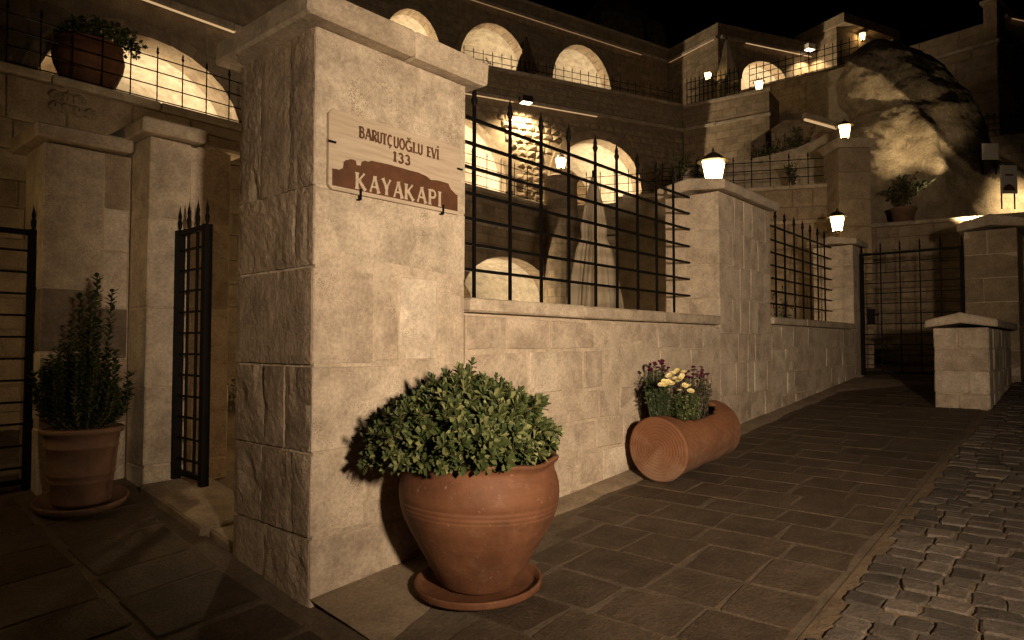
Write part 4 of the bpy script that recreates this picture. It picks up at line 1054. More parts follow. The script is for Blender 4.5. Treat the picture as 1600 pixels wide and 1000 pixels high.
def niche(t, a, th, dep, power, lamp_u=0.25, lamp_y=0.35, ring=True, lamp_z=0.12, spread=0.0):
    ua, ub, z0, zs, zc = a; pts = [(ua - spread, z0)] + [(u + (spread if u > (ua + ub) / 2 else -spread), z + spread) for u, z in arch_pts(a)] + [(ub + spread, z0)]
    n = len(pts); v = [(u, th + 0.002, z) for u, z in pts] + [(u, th + dep, z) for u, z in pts]
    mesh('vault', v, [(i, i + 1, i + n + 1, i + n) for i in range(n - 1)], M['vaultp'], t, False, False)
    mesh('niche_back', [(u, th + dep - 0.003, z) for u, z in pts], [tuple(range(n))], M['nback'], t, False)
    mesh('niche_floor', [(ua - spread, 0.0, z0 + 0.01), (ub + spread, 0, z0 + 0.01), (ub + spread, th + dep, z0 + 0.01), (ua - spread, th + dep, z0 + 0.01)], [(0, 1, 2, 3)], M['far'], t, False)
    if ring:   # voussoir ring, stone by stone
        ap = arch_pts(a, 14); ce = ((ua + ub) / 2, zs)
        for i in range(14):
            (x0, y0), (x1, y1) = ap[i], ap[i + 1]
            o0 = (x0 + (x0 - ce[0]) * 0.13, y0 + (y0 - ce[1]) * 0.13 + 0.02); o1 = (x1 + (x1 - ce[0]) * 0.13, y1 + (y1 - ce[1]) * 0.13 + 0.02)
            q = [(x0, y0), o0, o1, (x1, y1)]
            vv = [(x, -0.05, z) for x, z in q] + [(x, 0.1, z) for x, z in q]
            mesh('voussoir', vv, [(0, 1, 2, 3), (0, 4, 5, 1), (1, 5, 6, 2), (2, 6, 7, 3), (3, 7, 4, 0)], M['dim'], t, False)
    lamp_u *= 0.5; lamp_y *= 0.55; u = ua + (ub - ua) * lamp_u
    m = MB(); m.lathe([(0.001, 0), (0.06, 0), (0.06, 0.06), (0.05, 0.07)], (u, th + lamp_y, z0 + 0.012), 10); lm = m.build('niche_lamp', M['iron'], t, False)
    lamp(lm, (u, th + lamp_y, z0 + lamp_z), power * 0.12)
    spot(lm, (u, th + lamp_y, z0 + lamp_z + 0.05), (ub, th + dep * 0.30, zs + 0.55 * (zc - zs)), power * 8.5, 100, 1.0, 0.06, (1.0, 0.80, 0.53))
def lamp(parent, loc, power, size=0.05, colr=(1.0, 0.79, 0.51)):
    power *= 1.9
    ld = bpy.data.lights.new('lamp', 'POINT'); ld.energy = power; ld.color = colr; ld.shadow_soft_size = size
    o = bpy.data.objects.new('lamp', ld); col.objects.link(o); o.parent = parent; o.location = loc; return o
def spot(parent, loc, target, power, ang, blend=0.6, size=0.04, colr=(1.0, 0.76, 0.45)):
    ld = bpy.data.lights.new('spot', 'SPOT'); ld.energy = power; ld.color = colr; ld.shadow_soft_size = size; ld.spot_size = R(ang); ld.spot_blend = blend
    o = bpy.data.objects.new('spot', ld); col.objects.link(o); o.parent = parent; o.location = loc
    o.rotation_euler = (Vector(target) - Vector(loc)).to_track_quat('-Z', 'Y').to_euler(); return o
def moulding(t, u0, u1, z, glow=None, hgt=0.10, dep=0.10, y=0.0, glowm='led'):
    xs_ = splits(u0, u1, 0.9, 1.3)
    for i in range(len(xs_) - 1):
        block('cornice_stone', (xs_[i] + 0.004, y - dep, z), (xs_[i + 1] - 0.004, y + 0.05, z + hgt), M['cap'], t, 0.01, 0.004, world=False)
    for (a, b) in (glow or []):
        m = MB(); m.box((a, y - dep + 0.015, z - 0.022), (b, y - dep + 0.045, z - 0.004)); m.build('light_strip', M[glowm], t, False)  # glowing edge added in place of light caught by the moulding
def stones(t, u0, u1, z0, z1, rows, wid, arches=(), mat='dim', y=0.0, proud=0.02):
    def skip(a, b):
        for (ua, ub, zz0, zs, zc) in arches:
            m_ = 0.10 * (ub - ua) / 2 + 0.06
            for x in (a[0], (a[0] + b[0]) / 2, b[0]):
                for z in (a[2], b[2]):
                    if ua - m_ < x < ub + m_ and z < zs: return True
                    if z >= zs and ((x - (ua + ub) / 2) / ((ub - ua) / 2 + m_)) ** 2 + ((z - zs) / (zc - zs + m_)) ** 2 < 1: return True
        return False
    masonry_y(t, u0, u1, z0, z1, y - proud, proud + 0.05, rows=rows, wid=wid, mat=mat, bev=0.010, jit=0.006, world=False, skip=skip)
def railing(label, A, B, z0, h, n, rows, r=0.008, posts=()):
    A = Vector(A); B = Vector(B); t = thing('railing', label, 'railing', (A.x, A.y, z0))
    for i in range(n + 1):
        p = A.lerp(B, i / n); m = MB(); m.tube([(p.x, p.y, z0), (p.x, p.y, z0 + h)], r, 4); u = m.build('upright', M['iron'], t)
        m = MB(); m.lathe([(0.006, 0), (0.02, 0.03), (0.009, 0.05), (0.013, 0.065), (0.001, 0.11)], (p.x, p.y, z0 + h - 0.005), 6); m.build('finial', M['iron'], u)
    for k in range(rows):
        z = z0 + h * (0.93 - 0.85 * k / max(1, rows - 1)); m = MB(); m.tube([(A.x, A.y, z), (B.x, B.y, z)], r, 4); m.build('crossbar', M['iron'], t)
    return t
M['nback'] = stone('niche_wall', [(0.17, 0.12, 0.072), (0.25, 0.185, 0.118)], 0.4, rand=False, spot=0.3, brick=(0.5, 0.24))  # darkened base colour paints the weaker light on niche backs
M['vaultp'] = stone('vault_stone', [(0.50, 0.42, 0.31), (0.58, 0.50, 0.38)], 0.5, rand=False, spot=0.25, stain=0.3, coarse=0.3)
M['rough_far'] = stone('rough_hewn_block', [(0.33, 0.25, 0.165), (0.42, 0.33, 0.22)], 0.8, coarse=1.0, spot=0.4)

# ---- F1: house on the left, terrace above
class Flat(Frame):
    def __init__(s, x, y): s.A = Vector((x, y, 0)); s.d = Vector((1, 0, 0)); s.n = Vector((0, 1, 0)); s.rz = 0
f1 = Flat(-7, 5.5)
zL = f1.uv(206, 153)[1]
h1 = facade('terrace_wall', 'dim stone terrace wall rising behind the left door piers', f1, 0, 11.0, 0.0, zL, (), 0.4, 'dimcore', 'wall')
stones(h1, 5.6, 10.2, 0.55, zL - 0.08, (0.27, 0.33), (0.4, 0.75))
moulding(h1, 5.2, 10.6, zL - 0.07, None, 0.09, 0.06)
u, z = f1.uv(112, 165)
m = MB()
for k in range(7):
    m.lathe([(0.001, 0.02), (0.05, 0.02), (0.07, 0)], (0, 0, 0), 8, lambda p, i, t, k=k: Vector((u - 0.16 + (k % 4) * 0.11 + random.uniform(-0.01, 0.01), -0.03 - p.z, z - 0.06 + (k // 4) * 0.12)) + Vector((p.x, 0, p.y)))
m.build('carved_relief', M['rough_far'], h1, False)
f1b = Flat(-7, 7.2)
zf = zL - 0.02
ua = f1b.uv(52, 130)[0]; ub, zs = f1b.uv(374, 196); zc = f1b.uv(200, 50)[1]; um = f1b.uv(200, 50)[0]
A1 = (ua, ub, zf, zs - 0.25, zc)
zglow = f1b.uv(300, 30)[1]
h1b = facade('upper_house', 'upper house wall with one wide lit arch above the left terrace', f1b, 0, 11.6, zf, zglow + 1.6, [A1], 0.5, 'dimcore')
stones(h1b, 5.4, 11.5, zf, zglow - 0.05, (0.24, 0.30), (0.35, 0.65), [A1])
niche(h1b, A1, 0.5, 2.2, 62, 0.18, 0.5, True)
moulding(h1b, 5, 11.5, zglow, [(7.0, 11.3)], 0.12, 0.12, glowm='led2')
mesh('terrace', [(-7, 5.5, zf), (4.6, 5.5, zf), (4.6, 8, zf), (-7, 8, zf)], [(0, 1, 2, 3)], M['far'])['kind'] = 'structure'
rz0 = on_y(206, 160, 5.55).z; rh = on_y(206, 80, 5.55).z - rz0
xa = on_y(113, 100, 5.55).x; xb = on_y(160, 100, 5.55).x
step = (on_y(358, 150, 5.55).x - on_y(160, 100, 5.55).x) / 5
railing('thin black railing with spear points along the left terrace edge', (xb - 3 * step, 5.55, 0), (xb + 9 * step, 5.55, 0), zL + 0.02, rh, 12, 4)
# big pot on the terrace
tp = at(138, 130, (at(138, 130, 1) - CAM).length * 0 + 7.55); tp = on_y(138, 130, 5.98); 
tpot = thing('terrace_pot', 'big round terracotta pot standing behind the left terrace railing', 'plant pot', (tp.x, tp.y, zf))
sc_ = 0.88
m = MB(); m.lathe([(r_ * sc_, z_ * sc_) for r_, z_ in [(0.001, 0), (0.2, 0), (0.24, 0.1), (0.33, 0.28), (0.40, 0.46), (0.42, 0.58), (0.40, 0.68), (0.37, 0.72), (0.40, 0.75), (0.40, 0.77), (0.36, 0.76), (0.34, 0.7), (0.001, 0.7)]], (0, 0, 0), 40); m.build('pot_body', M['terra'], tpot, False, True)
tb = thing('pot_shrub', 'low spreading shrub in the big pot on the left terrace', 'shrub', (tp.x, tp.y, zf + 0.68)); LL = []
k = 0
while k < 260:
    d = rnd_dir()
    if d.z < -0.1: continue
    p = Vector((tp.x, tp.y, zf + 0.7)) + Vector((d.x * 0.42, d.y * 0.38, d.z * 0.26)) * random.uniform(0.6, 1.0) + RT * (0.09 + 0.1 * random.random() * (d.dot(RT) > 0))
    LL += rosette(p, (d + rnd_dir() * 0.4).normalized(), 8, 0.05); k += 1
leaves('foliage', LL, M['leaf'], tb)

# ---- F3: lower courtyard walls, F2: middle house, F4: top house
fa = Frame(690, 13.0 + 0.95, 865, 17.0)
zt3 = fa.uv(842, 317)[1]
ua = fa.uv(722, 470)[0]; ub = fa.uv(864, 470)[0]; zc = fa.uv(800, 402)[1]; zs = fa.uv(862, 470)[1]
A3 = (ua, ub, 0.6, zs - 0.1, zc)
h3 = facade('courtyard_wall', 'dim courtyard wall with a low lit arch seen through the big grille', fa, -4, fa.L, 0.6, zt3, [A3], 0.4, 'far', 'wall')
niche(h3, A3, 0.4, 2.4, 60, 0.22, 0.7, False, lamp_z=0.9)
moulding(h3, -4, fa.L, fa.uv(760, 355)[1], None, 0.09, 0.06); moulding(h3, -4, fa.L, zt3 - 0.1, None, 0.09, 0.06)
fb = Frame(865, 17.0, 1052, 16.1)
h3b = facade('courtyard_wall', 'dim courtyard wall with a small dark window behind the folded parasol', fb, 0.03, fb.L + 1.5, 0.6, zt3, (), 0.4, 'far', 'wall')
moulding(h3b, 0.03, fb.L + 1.5, zt3 - 0.1, None, 0.09, 0.06); moulding(h3b, 0.03, fb.L + 1.5, fa.uv(760, 355)[1] - 0.05, None, 0.09, 0.06)
u0, za = fb.uv(975, 468); u1, zb = fb.uv(1027, 500)
m = MB(); m.box((u0, -0.03, zb), (u1, 0.02, za)); m.build('window', M['black'], h3b, False)
block('lintel', (u0 - 0.12, -0.06, za), (u1 + 0.12, 0.05, za + 0.16), M['dim'], h3b, 0.012, 0.004, world=False)
# corner pier with lantern
pc = fa.world(fa.L - 0.02, -0.25, 0)
ztp = 1.25 + (537 - 274) * 16.8 / 1040
cp_ = thing('terrace_pier', 'rounded stone pier with a small lantern at the inner terrace corner', 'pier', (pc.x, pc.y, 0))
m = MB(); m.lathe([(0.42, 0.6), (0.42, ztp - 0.12), (0.46, ztp - 0.12), (0.46, ztp - 0.05), (0.2, ztp + 0.06), (0.001, ztp + 0.08)], (pc.x, pc.y, 0), 20); m.build('shaft', M['far'], cp_)
lantern((pc.x, pc.y, ztp + 0.08), 0.25, 'small lit lantern on the rounded pier seen through the big grille', neck=0.10)
railing('thin railing on the middle terrace left of the rounded pier', fa.world(-1.5, 0.06, 0), fa.world(fa.L - 0.5, 0.06, 0), zt3, 0.75, 10, 4, 0.009)
railing('thin railing on the middle terrace right of the rounded pier', fb.world(0.5, 0.06, 0), fb.world(fb.L, 0.06, 0), zt3, 0.75, 7, 4, 0.009)

f2 = Frame(727, 17.5, 1070, 20.7)
zfl = zt3 - 0.05
zglow2 = (f2.uv(727, 150)[1] + f2.uv(1060, 204)[1]) / 2; zt2 = (f2.uv(745, 103)[1] + f2.uv(1068, 168)[1]) / 2
A2a = (f2.uv(640, 300)[0], f2.uv(790, 300)[0], zfl, f2.uv(788, 290)[1] - 0.15, f2.uv(715, 182)[1])
A2b = (f2.uv(868, 300)[0], f2.uv(1001, 306)[0], zfl, f2.uv(1000, 300)[1], f2.uv(938, 219)[1])
h2 = facade('middle_house', 'middle house front with two lit arches and rough floodlit masonry between', f2, -6, f2.L, zfl - 3.5 * 0, zt2, [A2a, A2b], 0.4, 'dimcore')
niche(h2, A2a, 0.4, 2.6, 130, 0.2, 0.6, False); niche(h2, A2b, 0.4, 2.4, 120, 0.22, 0.5, False)
# masonry between the arches: hewn blocks catching the floodlight (one by one they are a few pixels: joined)
mm = MB(); ua_, ub_ = f2.uv(722, 200)[0], f2.L
zrow = zfl
while zrow < zt2 - 0.1:
    hgt = random.uniform(0.15, 0.2); x = ua_
    zb_ = min(zrow + hgt, zt2 - 0.1)
    if zb_ > zglow2 - 0.03 and zrow < zglow2 + 0.12: zrow = zb_; continue
    while x < ub_ - 0.1:
        wd = random.uniform(0.2, 0.34); x1 = min(x + wd, ub_ - 0.02); bad = False
        for (p, q, z0_, s_, c__) in (A2a, A2b):
            for xx in (x, x1):
                for z_ in (zrow, zb_):
                    if p - 0.28 < xx < q + 0.28 and z_ < s_: bad = True
                    if z_ >= s_ and ((xx - (p + q) / 2) / ((q - p) / 2 + 0.28)) ** 2 + ((z_ - s_) / (c__ - s_ + 0.28)) ** 2 < 1: bad = True
        if not bad:
            pr = random.uniform(0.03, 0.075) if zrow < zglow2 else random.uniform(0.008, 0.02)
            cx, cz = (x + x1) / 2 + random.uniform(-0.04, 0.04), (zrow + zb_) / 2 + random.uniform(-0.03, 0.03)
            g = 0.008; i_ = 0.035
            V = [(x + g, 0, zrow + g), (x1 - g, 0, zrow + g), (x1 - g, 0, zb_ - g), (x + g, 0, zb_ - g)]
            V += [(a_ + (cx - a_) * 0.28, -pr * random.uniform(0.4, 1.0), c2_ + (cz - c2_) * 0.28) for a_, _, c2_ in V]
            V.append((cx, -pr * 1.25, cz))
            mm.add(V, [(0, 1, 5, 4), (1, 2, 6, 5), (2, 3, 7, 6), (3, 0, 4, 7), (4, 5, 8), (5, 6, 8), (6, 7, 8), (7, 4, 8)])
        x = x1
    zrow = zb_
o = mm.build('hewn_masonry', M['rough_far'], h2, False); tag(o, kind='stuff')
for A in (A2a, A2b):
    ap = arch_pts(A, 16); ce = ((A[0] + A[1]) / 2, A[3])
    for i in range(16):
        (x0, y0), (x1, y1) = ap[i], ap[i + 1]; k_ = 0.24 / ((A[1] - A[0]) / 2)
        o0 = (x0 + (x0 - ce[0]) * k_, y0 + (y0 - ce[1]) * k_ + 0.02); o1 = (x1 + (x1 - ce[0]) * k_, y1 + (y1 - ce[1]) * k_ + 0.02); q = [(x0, y0), o0, o1, (x1, y1)]
        mesh('voussoir', [(x, -0.05, z) for x, z in q] + [(x, 0.1, z) for x, z in q], [(0, 1, 2, 3), (0, 4, 5, 1), (1, 5, 6, 2), (2, 6, 7, 3), (3, 7, 4, 0)], M['dim'], h2, False)
ufl, zfl_ = f2.uv(811, 168)
moulding(h2, -2, f2.L - 0.02, zglow2, [(f2.uv(722, 150)[0], f2.uv(800, 150)[0]), (f2.uv(818, 150)[0], f2.uv(930, 150)[0])], 0.1, 0.12, glowm='led2'); moulding(h2, -2, f2.L, zt2 - 0.02, None, 0.09, 0.07)
fl = thing('wall_floodlight', 'small floodlight fixed under the cornice, washing the rough masonry', 'floodlight', f2.world(ufl, -0.45, zglow2 - 0.05), f2.rz)
m = MB(); m.box((-0.16, -0.10, -0.06), (0.16, 0.14, 0.10)); m.build('housing', M['lamp_metal'], fl, False)
m = MB(); m.box((-0.14, -0.08, -0.072), (0.14, 0.12, -0.063)); m.build('lens', M['lens'], fl, False)
m = MB(); m.tube([(0, 0.1, 0.05), (0, 0.47, 0.05)], 0.02, 6); m.build('bracket', M['lamp_metal'], fl, False)
spot(fl, (0, -0.05, -0.09), (0.15, 0.36, -3.0), 800, 140, 0.8, 0.04)
# ---- F5 return wall
f5 = Frame(1070, 20.7, 1207, 19.2)
h5 = facade('terrace_wall', 'angled terrace wall below the top railing, with a lantern at its end', f5, 0.02, f5.L, 0.6, zt2 - 0.03, (), 1.2, 'far', 'wall')
moulding(h5, 0.05, f5.L + 0.05, zglow2 + 0.02, None, 0.1, 0.06); moulding(h5, 0.05, f5.L + 0.06, zt2 - 0.06, None, 0.09, 0.07)
q = f5.world(f5.uv(1183, 140)[0], 0.2, zt2 + 0.03)
lantern(q, 0.24, 'lit lantern at the end of the angled terrace wall', neck=0.03)
railing('dark railing along the top of the angled terrace wall', f5.world(0.1, 0.12, 0), f5.world(f5.L - 0.9, 0.12, 0), zt2 + 0.03, 0.8, 12, 4, 0.014)
railing('low thin railing in front of the lit arches of the top house', f2.world(0, 0.15, 0), f2.world(f2.L, 0.15, 0), zt2 + 0.06, 0.42, 26, 3, 0.009)
mesh('upper_terrace', [f2.world(-6, 0.3, zt2 - 0.3), f2.world(f2.L + 3, 0.3, zt2 - 0.3), f2.world(f2.L + 6, 9, zt2 - 0.3), f2.world(-6, 9, zt2 - 0.3)], [(0, 1, 2, 3)], M['far'])['kind'] = 'structure'
f4 = Frame(742, 21.2, 1047, 26.0)
z4 = zt2 - 0.3; zglow4 = (f4.uv(742, 5)[1] + f4.uv(1045, 100)[1]) / 2; zt4 = f4.uv(1047, 79)[1]
def arch4(pl_, pr_, pc_, yc_, ys_): 
    ul, ur = f4.uv(pl_, ys_)[0], f4.uv(pr_, ys_)[0]; return (ul, ur, z4, f4.uv((pl_ + pr_) / 2, ys_)[1] - 0.3, f4.uv(pc_, yc_)[1])
A4 = [arch4(598, 688, 645, 16, 70), arch4(716, 826, 768, 37, 105), arch4(862, 954, 906, 71, 130)]
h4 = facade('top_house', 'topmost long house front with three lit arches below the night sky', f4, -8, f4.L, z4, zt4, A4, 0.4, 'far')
for a in A4: niche(h4, a, 0.4, 2.4, 80, 0.2, 0.5, True)
moulding(h4, -6, f4.L - 0.1, zglow4, [(-5, f4.uv(1000, 100)[0])], 0.11, 0.12); moulding(h4, -6, f4.L, zt4 - 0.05, None, 0.08, 0.06)
f6 = Frame(1047, 26.0, 1127, 23.76)
h6 = facade('side_house', 'receding side wall of the top corner house under a lit string course', f6, 0.02, f6.L, z4, zt4, (), 0.3, 'far')
moulding(h6, 0.05, f6.L, zglow4, [(0.2, f6.L - 0.1)], 0.11, 0.12)
f7 = Frame(1127, 23.76, 1290, 25.6)
A7 = (f7.uv(1158, 120)[0], f7.uv(1229, 120)[0], z4, f7.uv(1192, 122)[1] - 0.2, f7.uv(1192, 97)[1])
h7 = facade('corner_house', 'top corner house with a small lit arch and bright light strip', f7, 0.02, f7.L + 0.5, z4, zt4, [A7], 0.4, 'far')
niche(h7, A7, 0.4, 2.0, 110, 0.2, 0.5, True)
moulding(h7, 0.1, f7.L + 0.4, f7.uv(1137, 63)[1], [(1.2, f7.L + 0.3)], 0.11, 0.12, glowm='led2')
u, z = f7.uv(1253, 80)
fl = thing('wall_floodlight', 'white floodlight on the top corner house above its light strip', 'floodlight', f7.world(u, -0.4, z), f7.rz)
m = MB(); m.box((-0.2, -0.12, -0.12), (0.14, 0.12, 0.08)); m.build('housing', M['white'], fl, False)
m = MB(); m.box((-0.18, -0.10, -0.13), (0.12, 0.10, -0.122)); m.build('lens', M['lens'], fl, False)
m = MB(); m.tube([(0.1, 0.1, 0.03), (0.1, 0.42, 0.03)], 0.03, 6); m.build('bracket', M['white'], fl, False)
spot(fl, (0, 0, -0.14), (0.1, 0.25, -2.5), 260, 110)
f9 = Frame(1160, 21.5, 1348, 19.2)
z9 = f9.uv(1300, 105)[1]
h9 = facade('retaining_wall', 'tall unlit retaining wall between the angled terrace and the big rock', f9, -0.5, f9.L + 0.6, 0.6, z9, (), 1.0, 'far', 'wall')
railing('dark railing on the tall unlit retaining wall', f9.world(0.3, 0.1, 0), f9.world(f9.L, 0.1, 0), z9, 0.7, 14, 4, 0.013)
q = f5.world(f5.L - 1.0, 3.6, 0); q = at(1106, 125, 22.5)
pr2 = thing('lamp_pier', 'short dark pier carrying a small lantern on the top terrace', 'pier', (q.x, q.y, z4))
m = MB(); m.box((q.x - 0.2, q.y - 0.2, z4), (q.x + 0.2, q.y + 0.2, q.z - 0.15)); m.box((q.x - 0.25, q.y - 0.25, q.z - 0.15), (q.x + 0.25, q.y + 0.25, q.z - 0.07)); m.build('shaft', M['far'], pr2)
lantern((q.x, q.y, q.z - 0.07), 0.22, 'small lit lantern on the short pier of the top terrace', neck=0.04)

# parasols, folded
def parasol(label, base, h, r0, mat, hem):
    t = thing('folded_parasol', label, 'parasol', base)
    m = MB(); m.tube([(0, 0, 0), (0, 0, h + 0.1)], 0.022, 8); m.build('pole', M['iron'], t, False)
    nn = 72; V = []; F = []; rows = 26
    for i in range(rows + 1):
        s = i / rows; z = h - (h - hem) * s
        for k in range(nn):
            a = 2 * math.pi * k / nn
            r_ = r0 * (0.10 + 0.90 * s ** 0.8) * (1 + 0.26 * s ** 0.5 * math.cos(7 * a + 0.9 * math.sin(3 * a) + 1.2 * s + 0.8 * noise.noise(Vector((a, s * 2, 1)))) + 0.10 * math.cos(17 * a + 3 * s)) + 0.02 * s * noise.noise(Vector((math.cos(a) * 3, math.sin(a) * 3, z * 3)))
            r_ *= 1 - 0.22 * math.exp(-((s - 0.42) / 0.05) ** 2)
            V.append((r_ * math.cos(a), r_ * math.sin(a), z - (0.05 * math.cos(8 * a) if i == rows else 0)))
    for i in range(rows):
        for k in range(nn): F.append((i * nn + k, i * nn + nn + k, i * nn + nn + (k + 1) % nn, i * nn + (k + 1) % nn))
    F.append(tuple(range(nn))); mesh('canopy', V, F, M[mat], t, False, True)
    m = MB(); m.lathe([(r0 * 0.35, h - (h - hem) * 0.2), (r0 * 0.37, h - (h - hem) * 0.19), (r0 * 0.35, h - (h - hem) * 0.17)], (0, 0, 0), 20); m.build('tie', M[mat], t, False)
    m = MB(); m.box((-0.3, -0.3, 0), (0.3, 0.3, 0.08)); m.build('foot', M['iron'], t, False)
    return t
q = at(928, 400, 8.8); top_ = at(928, 278, 8.8).z; g0 = gz(q.x, q.y)
parasol('tall folded cream parasol standing in the courtyard behind the big grille', (q.x, q.y, g0), top_ - g0, 0.315, 'canvas', at(928, 500, 8.8).z - g0)
q = at(1136, 120, 22.8); parasol('folded cream parasol at the corner of the top terrace', (q.x, q.y, z4), at(1136, 62, 22.8).z - z4, 0.30, 'canvas', at(1136, 126, 22.8).z - z4)
q = at(823, 100, 20.3); parasol('folded dark brown parasol in front of the top house', (q.x, q.y, z4), at(823, 63, 20.3).z - z4, 0.26, 'canvas_dark', at(823, 112, 20.3).z - z4)

# ---- T: small tower room, F8: big block wall
ft = Frame(1329, 24.0, 1412, 25.35)
tz = 1.25 + 525 * 24.0 / 1040
tw = thing('tower_room', 'small flat-roofed tower room lit by a wall lamp above the rock', 'building', ft.A, ft.rz)
m = MB(); m.box((0, 0.35, 6.5), (ft.L, 2.0, tz - 0.35)); m.build('wall', M['far'], tw, False)
m = MB(); m.box((-0.1, -0.05, tz - 0.35), (ft.L + 0.1, 2.1, tz)); m.build('roof', M['dim'], tw, False)
m = MB(); m.box((ft.L - 0.25, 0.0, 6.5), (ft.L - 0.02, 0.25, tz - 0.35)); m.build('post', M['dim'], tw, False)
u, z = ft.uv(1346, 60, 0.2)
lantern(ft.world(u, 0.16, z - 0.12), 0.22, 'lit wall lamp under the roof of the tower room', neck=0.02)
f8 = Frame(1380, 18.1, 1571, 16.0)
z8 = f8.uv(1480, 54)[1]; zm8 = f8.uv(1569, 63)[1]
h8 = facade('block_house', 'large dark block-built house beside the rock with a square chimney', f8, -2, f8.L, 2.0, z8, (), 3.0, 'dimcore')
stones(h8, f8.uv(1400, 150)[0], f8.L - 0.01, f8.uv(1560, 215)[1] - 0.3, zm8 - 0.02, (0.26, 0.32), (0.6, 1.0)); stones(h8, f8.uv(1400, 150)[0], f8.L - 0.01, zm8 + 0.1, z8 - 0.02, (0.24, 0.3), (0.6, 1.0))
moulding(h8, -1, f8.L + 0.05, zm8, None, 0.08, 0.06)
u0 = f8.uv(1537, 20)[0]; zc8 = f8.uv(1550, 4)[1]
block('chimney', (u0, -0.05, z8 - 0.4), (f8.L + 0.02, 0.6, zc8), M['dim'], h8, 0.01, 0.004, world=False); block('chimney_cap', (u0 - 0.06, -0.11, zc8), (f8.L + 0.08, 0.66, zc8 + 0.08), M['cap'], h8, 0.01, 0.004, world=False)
f10 = Frame(1582, 19.5, 1700, 20.5)
h10 = facade('far_house', 'far dim house wall beyond the chimney of the block-built house', f10, 0, 6, 2, f10.uv(1590, 16)[1], (), 0.5, 'far')
moulding(h10, 0.02, 5, f10.uv(1597, 34)[1], [(0.25, 3)], 0.1, 0.1)
f11 = Frame(1490, 15.9, 1660, 15.2)
z11 = f11.uv(1540, 213)[1]
h11 = facade('fence_wall', 'dark low wall carrying an iron fence right of the rock', f11, -1.0, 3.2, 1.0, z11, (), 0.4, 'far', 'wall')
railing('iron fence with spear points on the dark wall right of the rock', f11.world(0.0, 0.2, 0), f11.world(2.9, 0.2, 0), z11, 0.52, 20, 4, 0.010)
for (x0, x1, y0, y1, Z, lab, em) in ((1536, 1560, 224, 249, 13.4, 'small plain pale notice board on the bright slope', 0), (1565, 1589, 258, 302, 12.9, 'white sign board with a brown hill emblem on the bright slope', 1)):
    a = at(x0, y1, Z); b = at(x1, y0, Z); wd = (b - a).dot(RT); hg = b.z - a.z
    t = thing('sign_board', lab, 'sign', (a.x, a.y, a.z), AZ - math.pi / 2)
    m = MB(); m.box((0, 0, 0), (wd, 0.03, hg)); m.build('board', M['white'], t, False)
    for u in (0.03, wd - 0.03): m = MB(); m.tube([(u, 0.045, -0.3), (u, 0.045, hg)], 0.014, 6); m.build('post', M['iron'], t, False)
    if em:
        pts = [(0.12, 0.1), (0.12, 0.2), (0.25, 0.3), (0.32, 0.28), (0.4, 0.34), (0.62, 0.3), (0.8, 0.2), (0.86, 0.1)]
        v = [(x * wd, -0.004, z * hg) for x, z in pts]; mesh('emblem', v, [tuple(range(len(v)))], M['brown'], t, False)
        m = MB(); m.box((0.25 * wd, -0.004, 0.62 * hg), (0.75 * wd, -0.001, 0.68 * hg)); m.build('print', M['brown'], t, False)

# ---- rock cone
rows_ = [(64, 1362, 1380), (74, 1345, 1402), (86, 1330, 1426), (100, 1320, 1456), (118, 1315, 1470), (135, 1314, 1482), (150, 1317, 1491), (162, 1324, 1500), (172, 1332, 1507), (180, 1334, 1513), (188, 1327, 1520), (198, 1320, 1527), (212, 1314, 1534), (230, 1310, 1540), (250, 1306, 1545), (262, 1303, 1552), (274, 1300, 1578), (290, 1298, 1612), (312, 1296, 1660), (350, 1294, 1720), (420, 1290, 1740), (520, 1285, 1800)]
ZR = 14.6; V = []; F = []; na = 180; crust = []
import bisect
fine = []
ylist = [r[0] for r in rows_]
N_R = 150
for i in range(N_R + 1):
    y = 64 + (520 - 64) * (i / N_R) ** 1.5; j = min(max(bisect.bisect_right(ylist, y) - 1, 0), len(rows_) - 2)
    t = (y - ylist[j]) / (ylist[j + 1] - ylist[j]); fine.append((y, rows_[j][1] + (rows_[j + 1][1] - rows_[j][1]) * t, rows_[j][2] + (rows_[j + 1][2] - rows_[j][2]) * t))
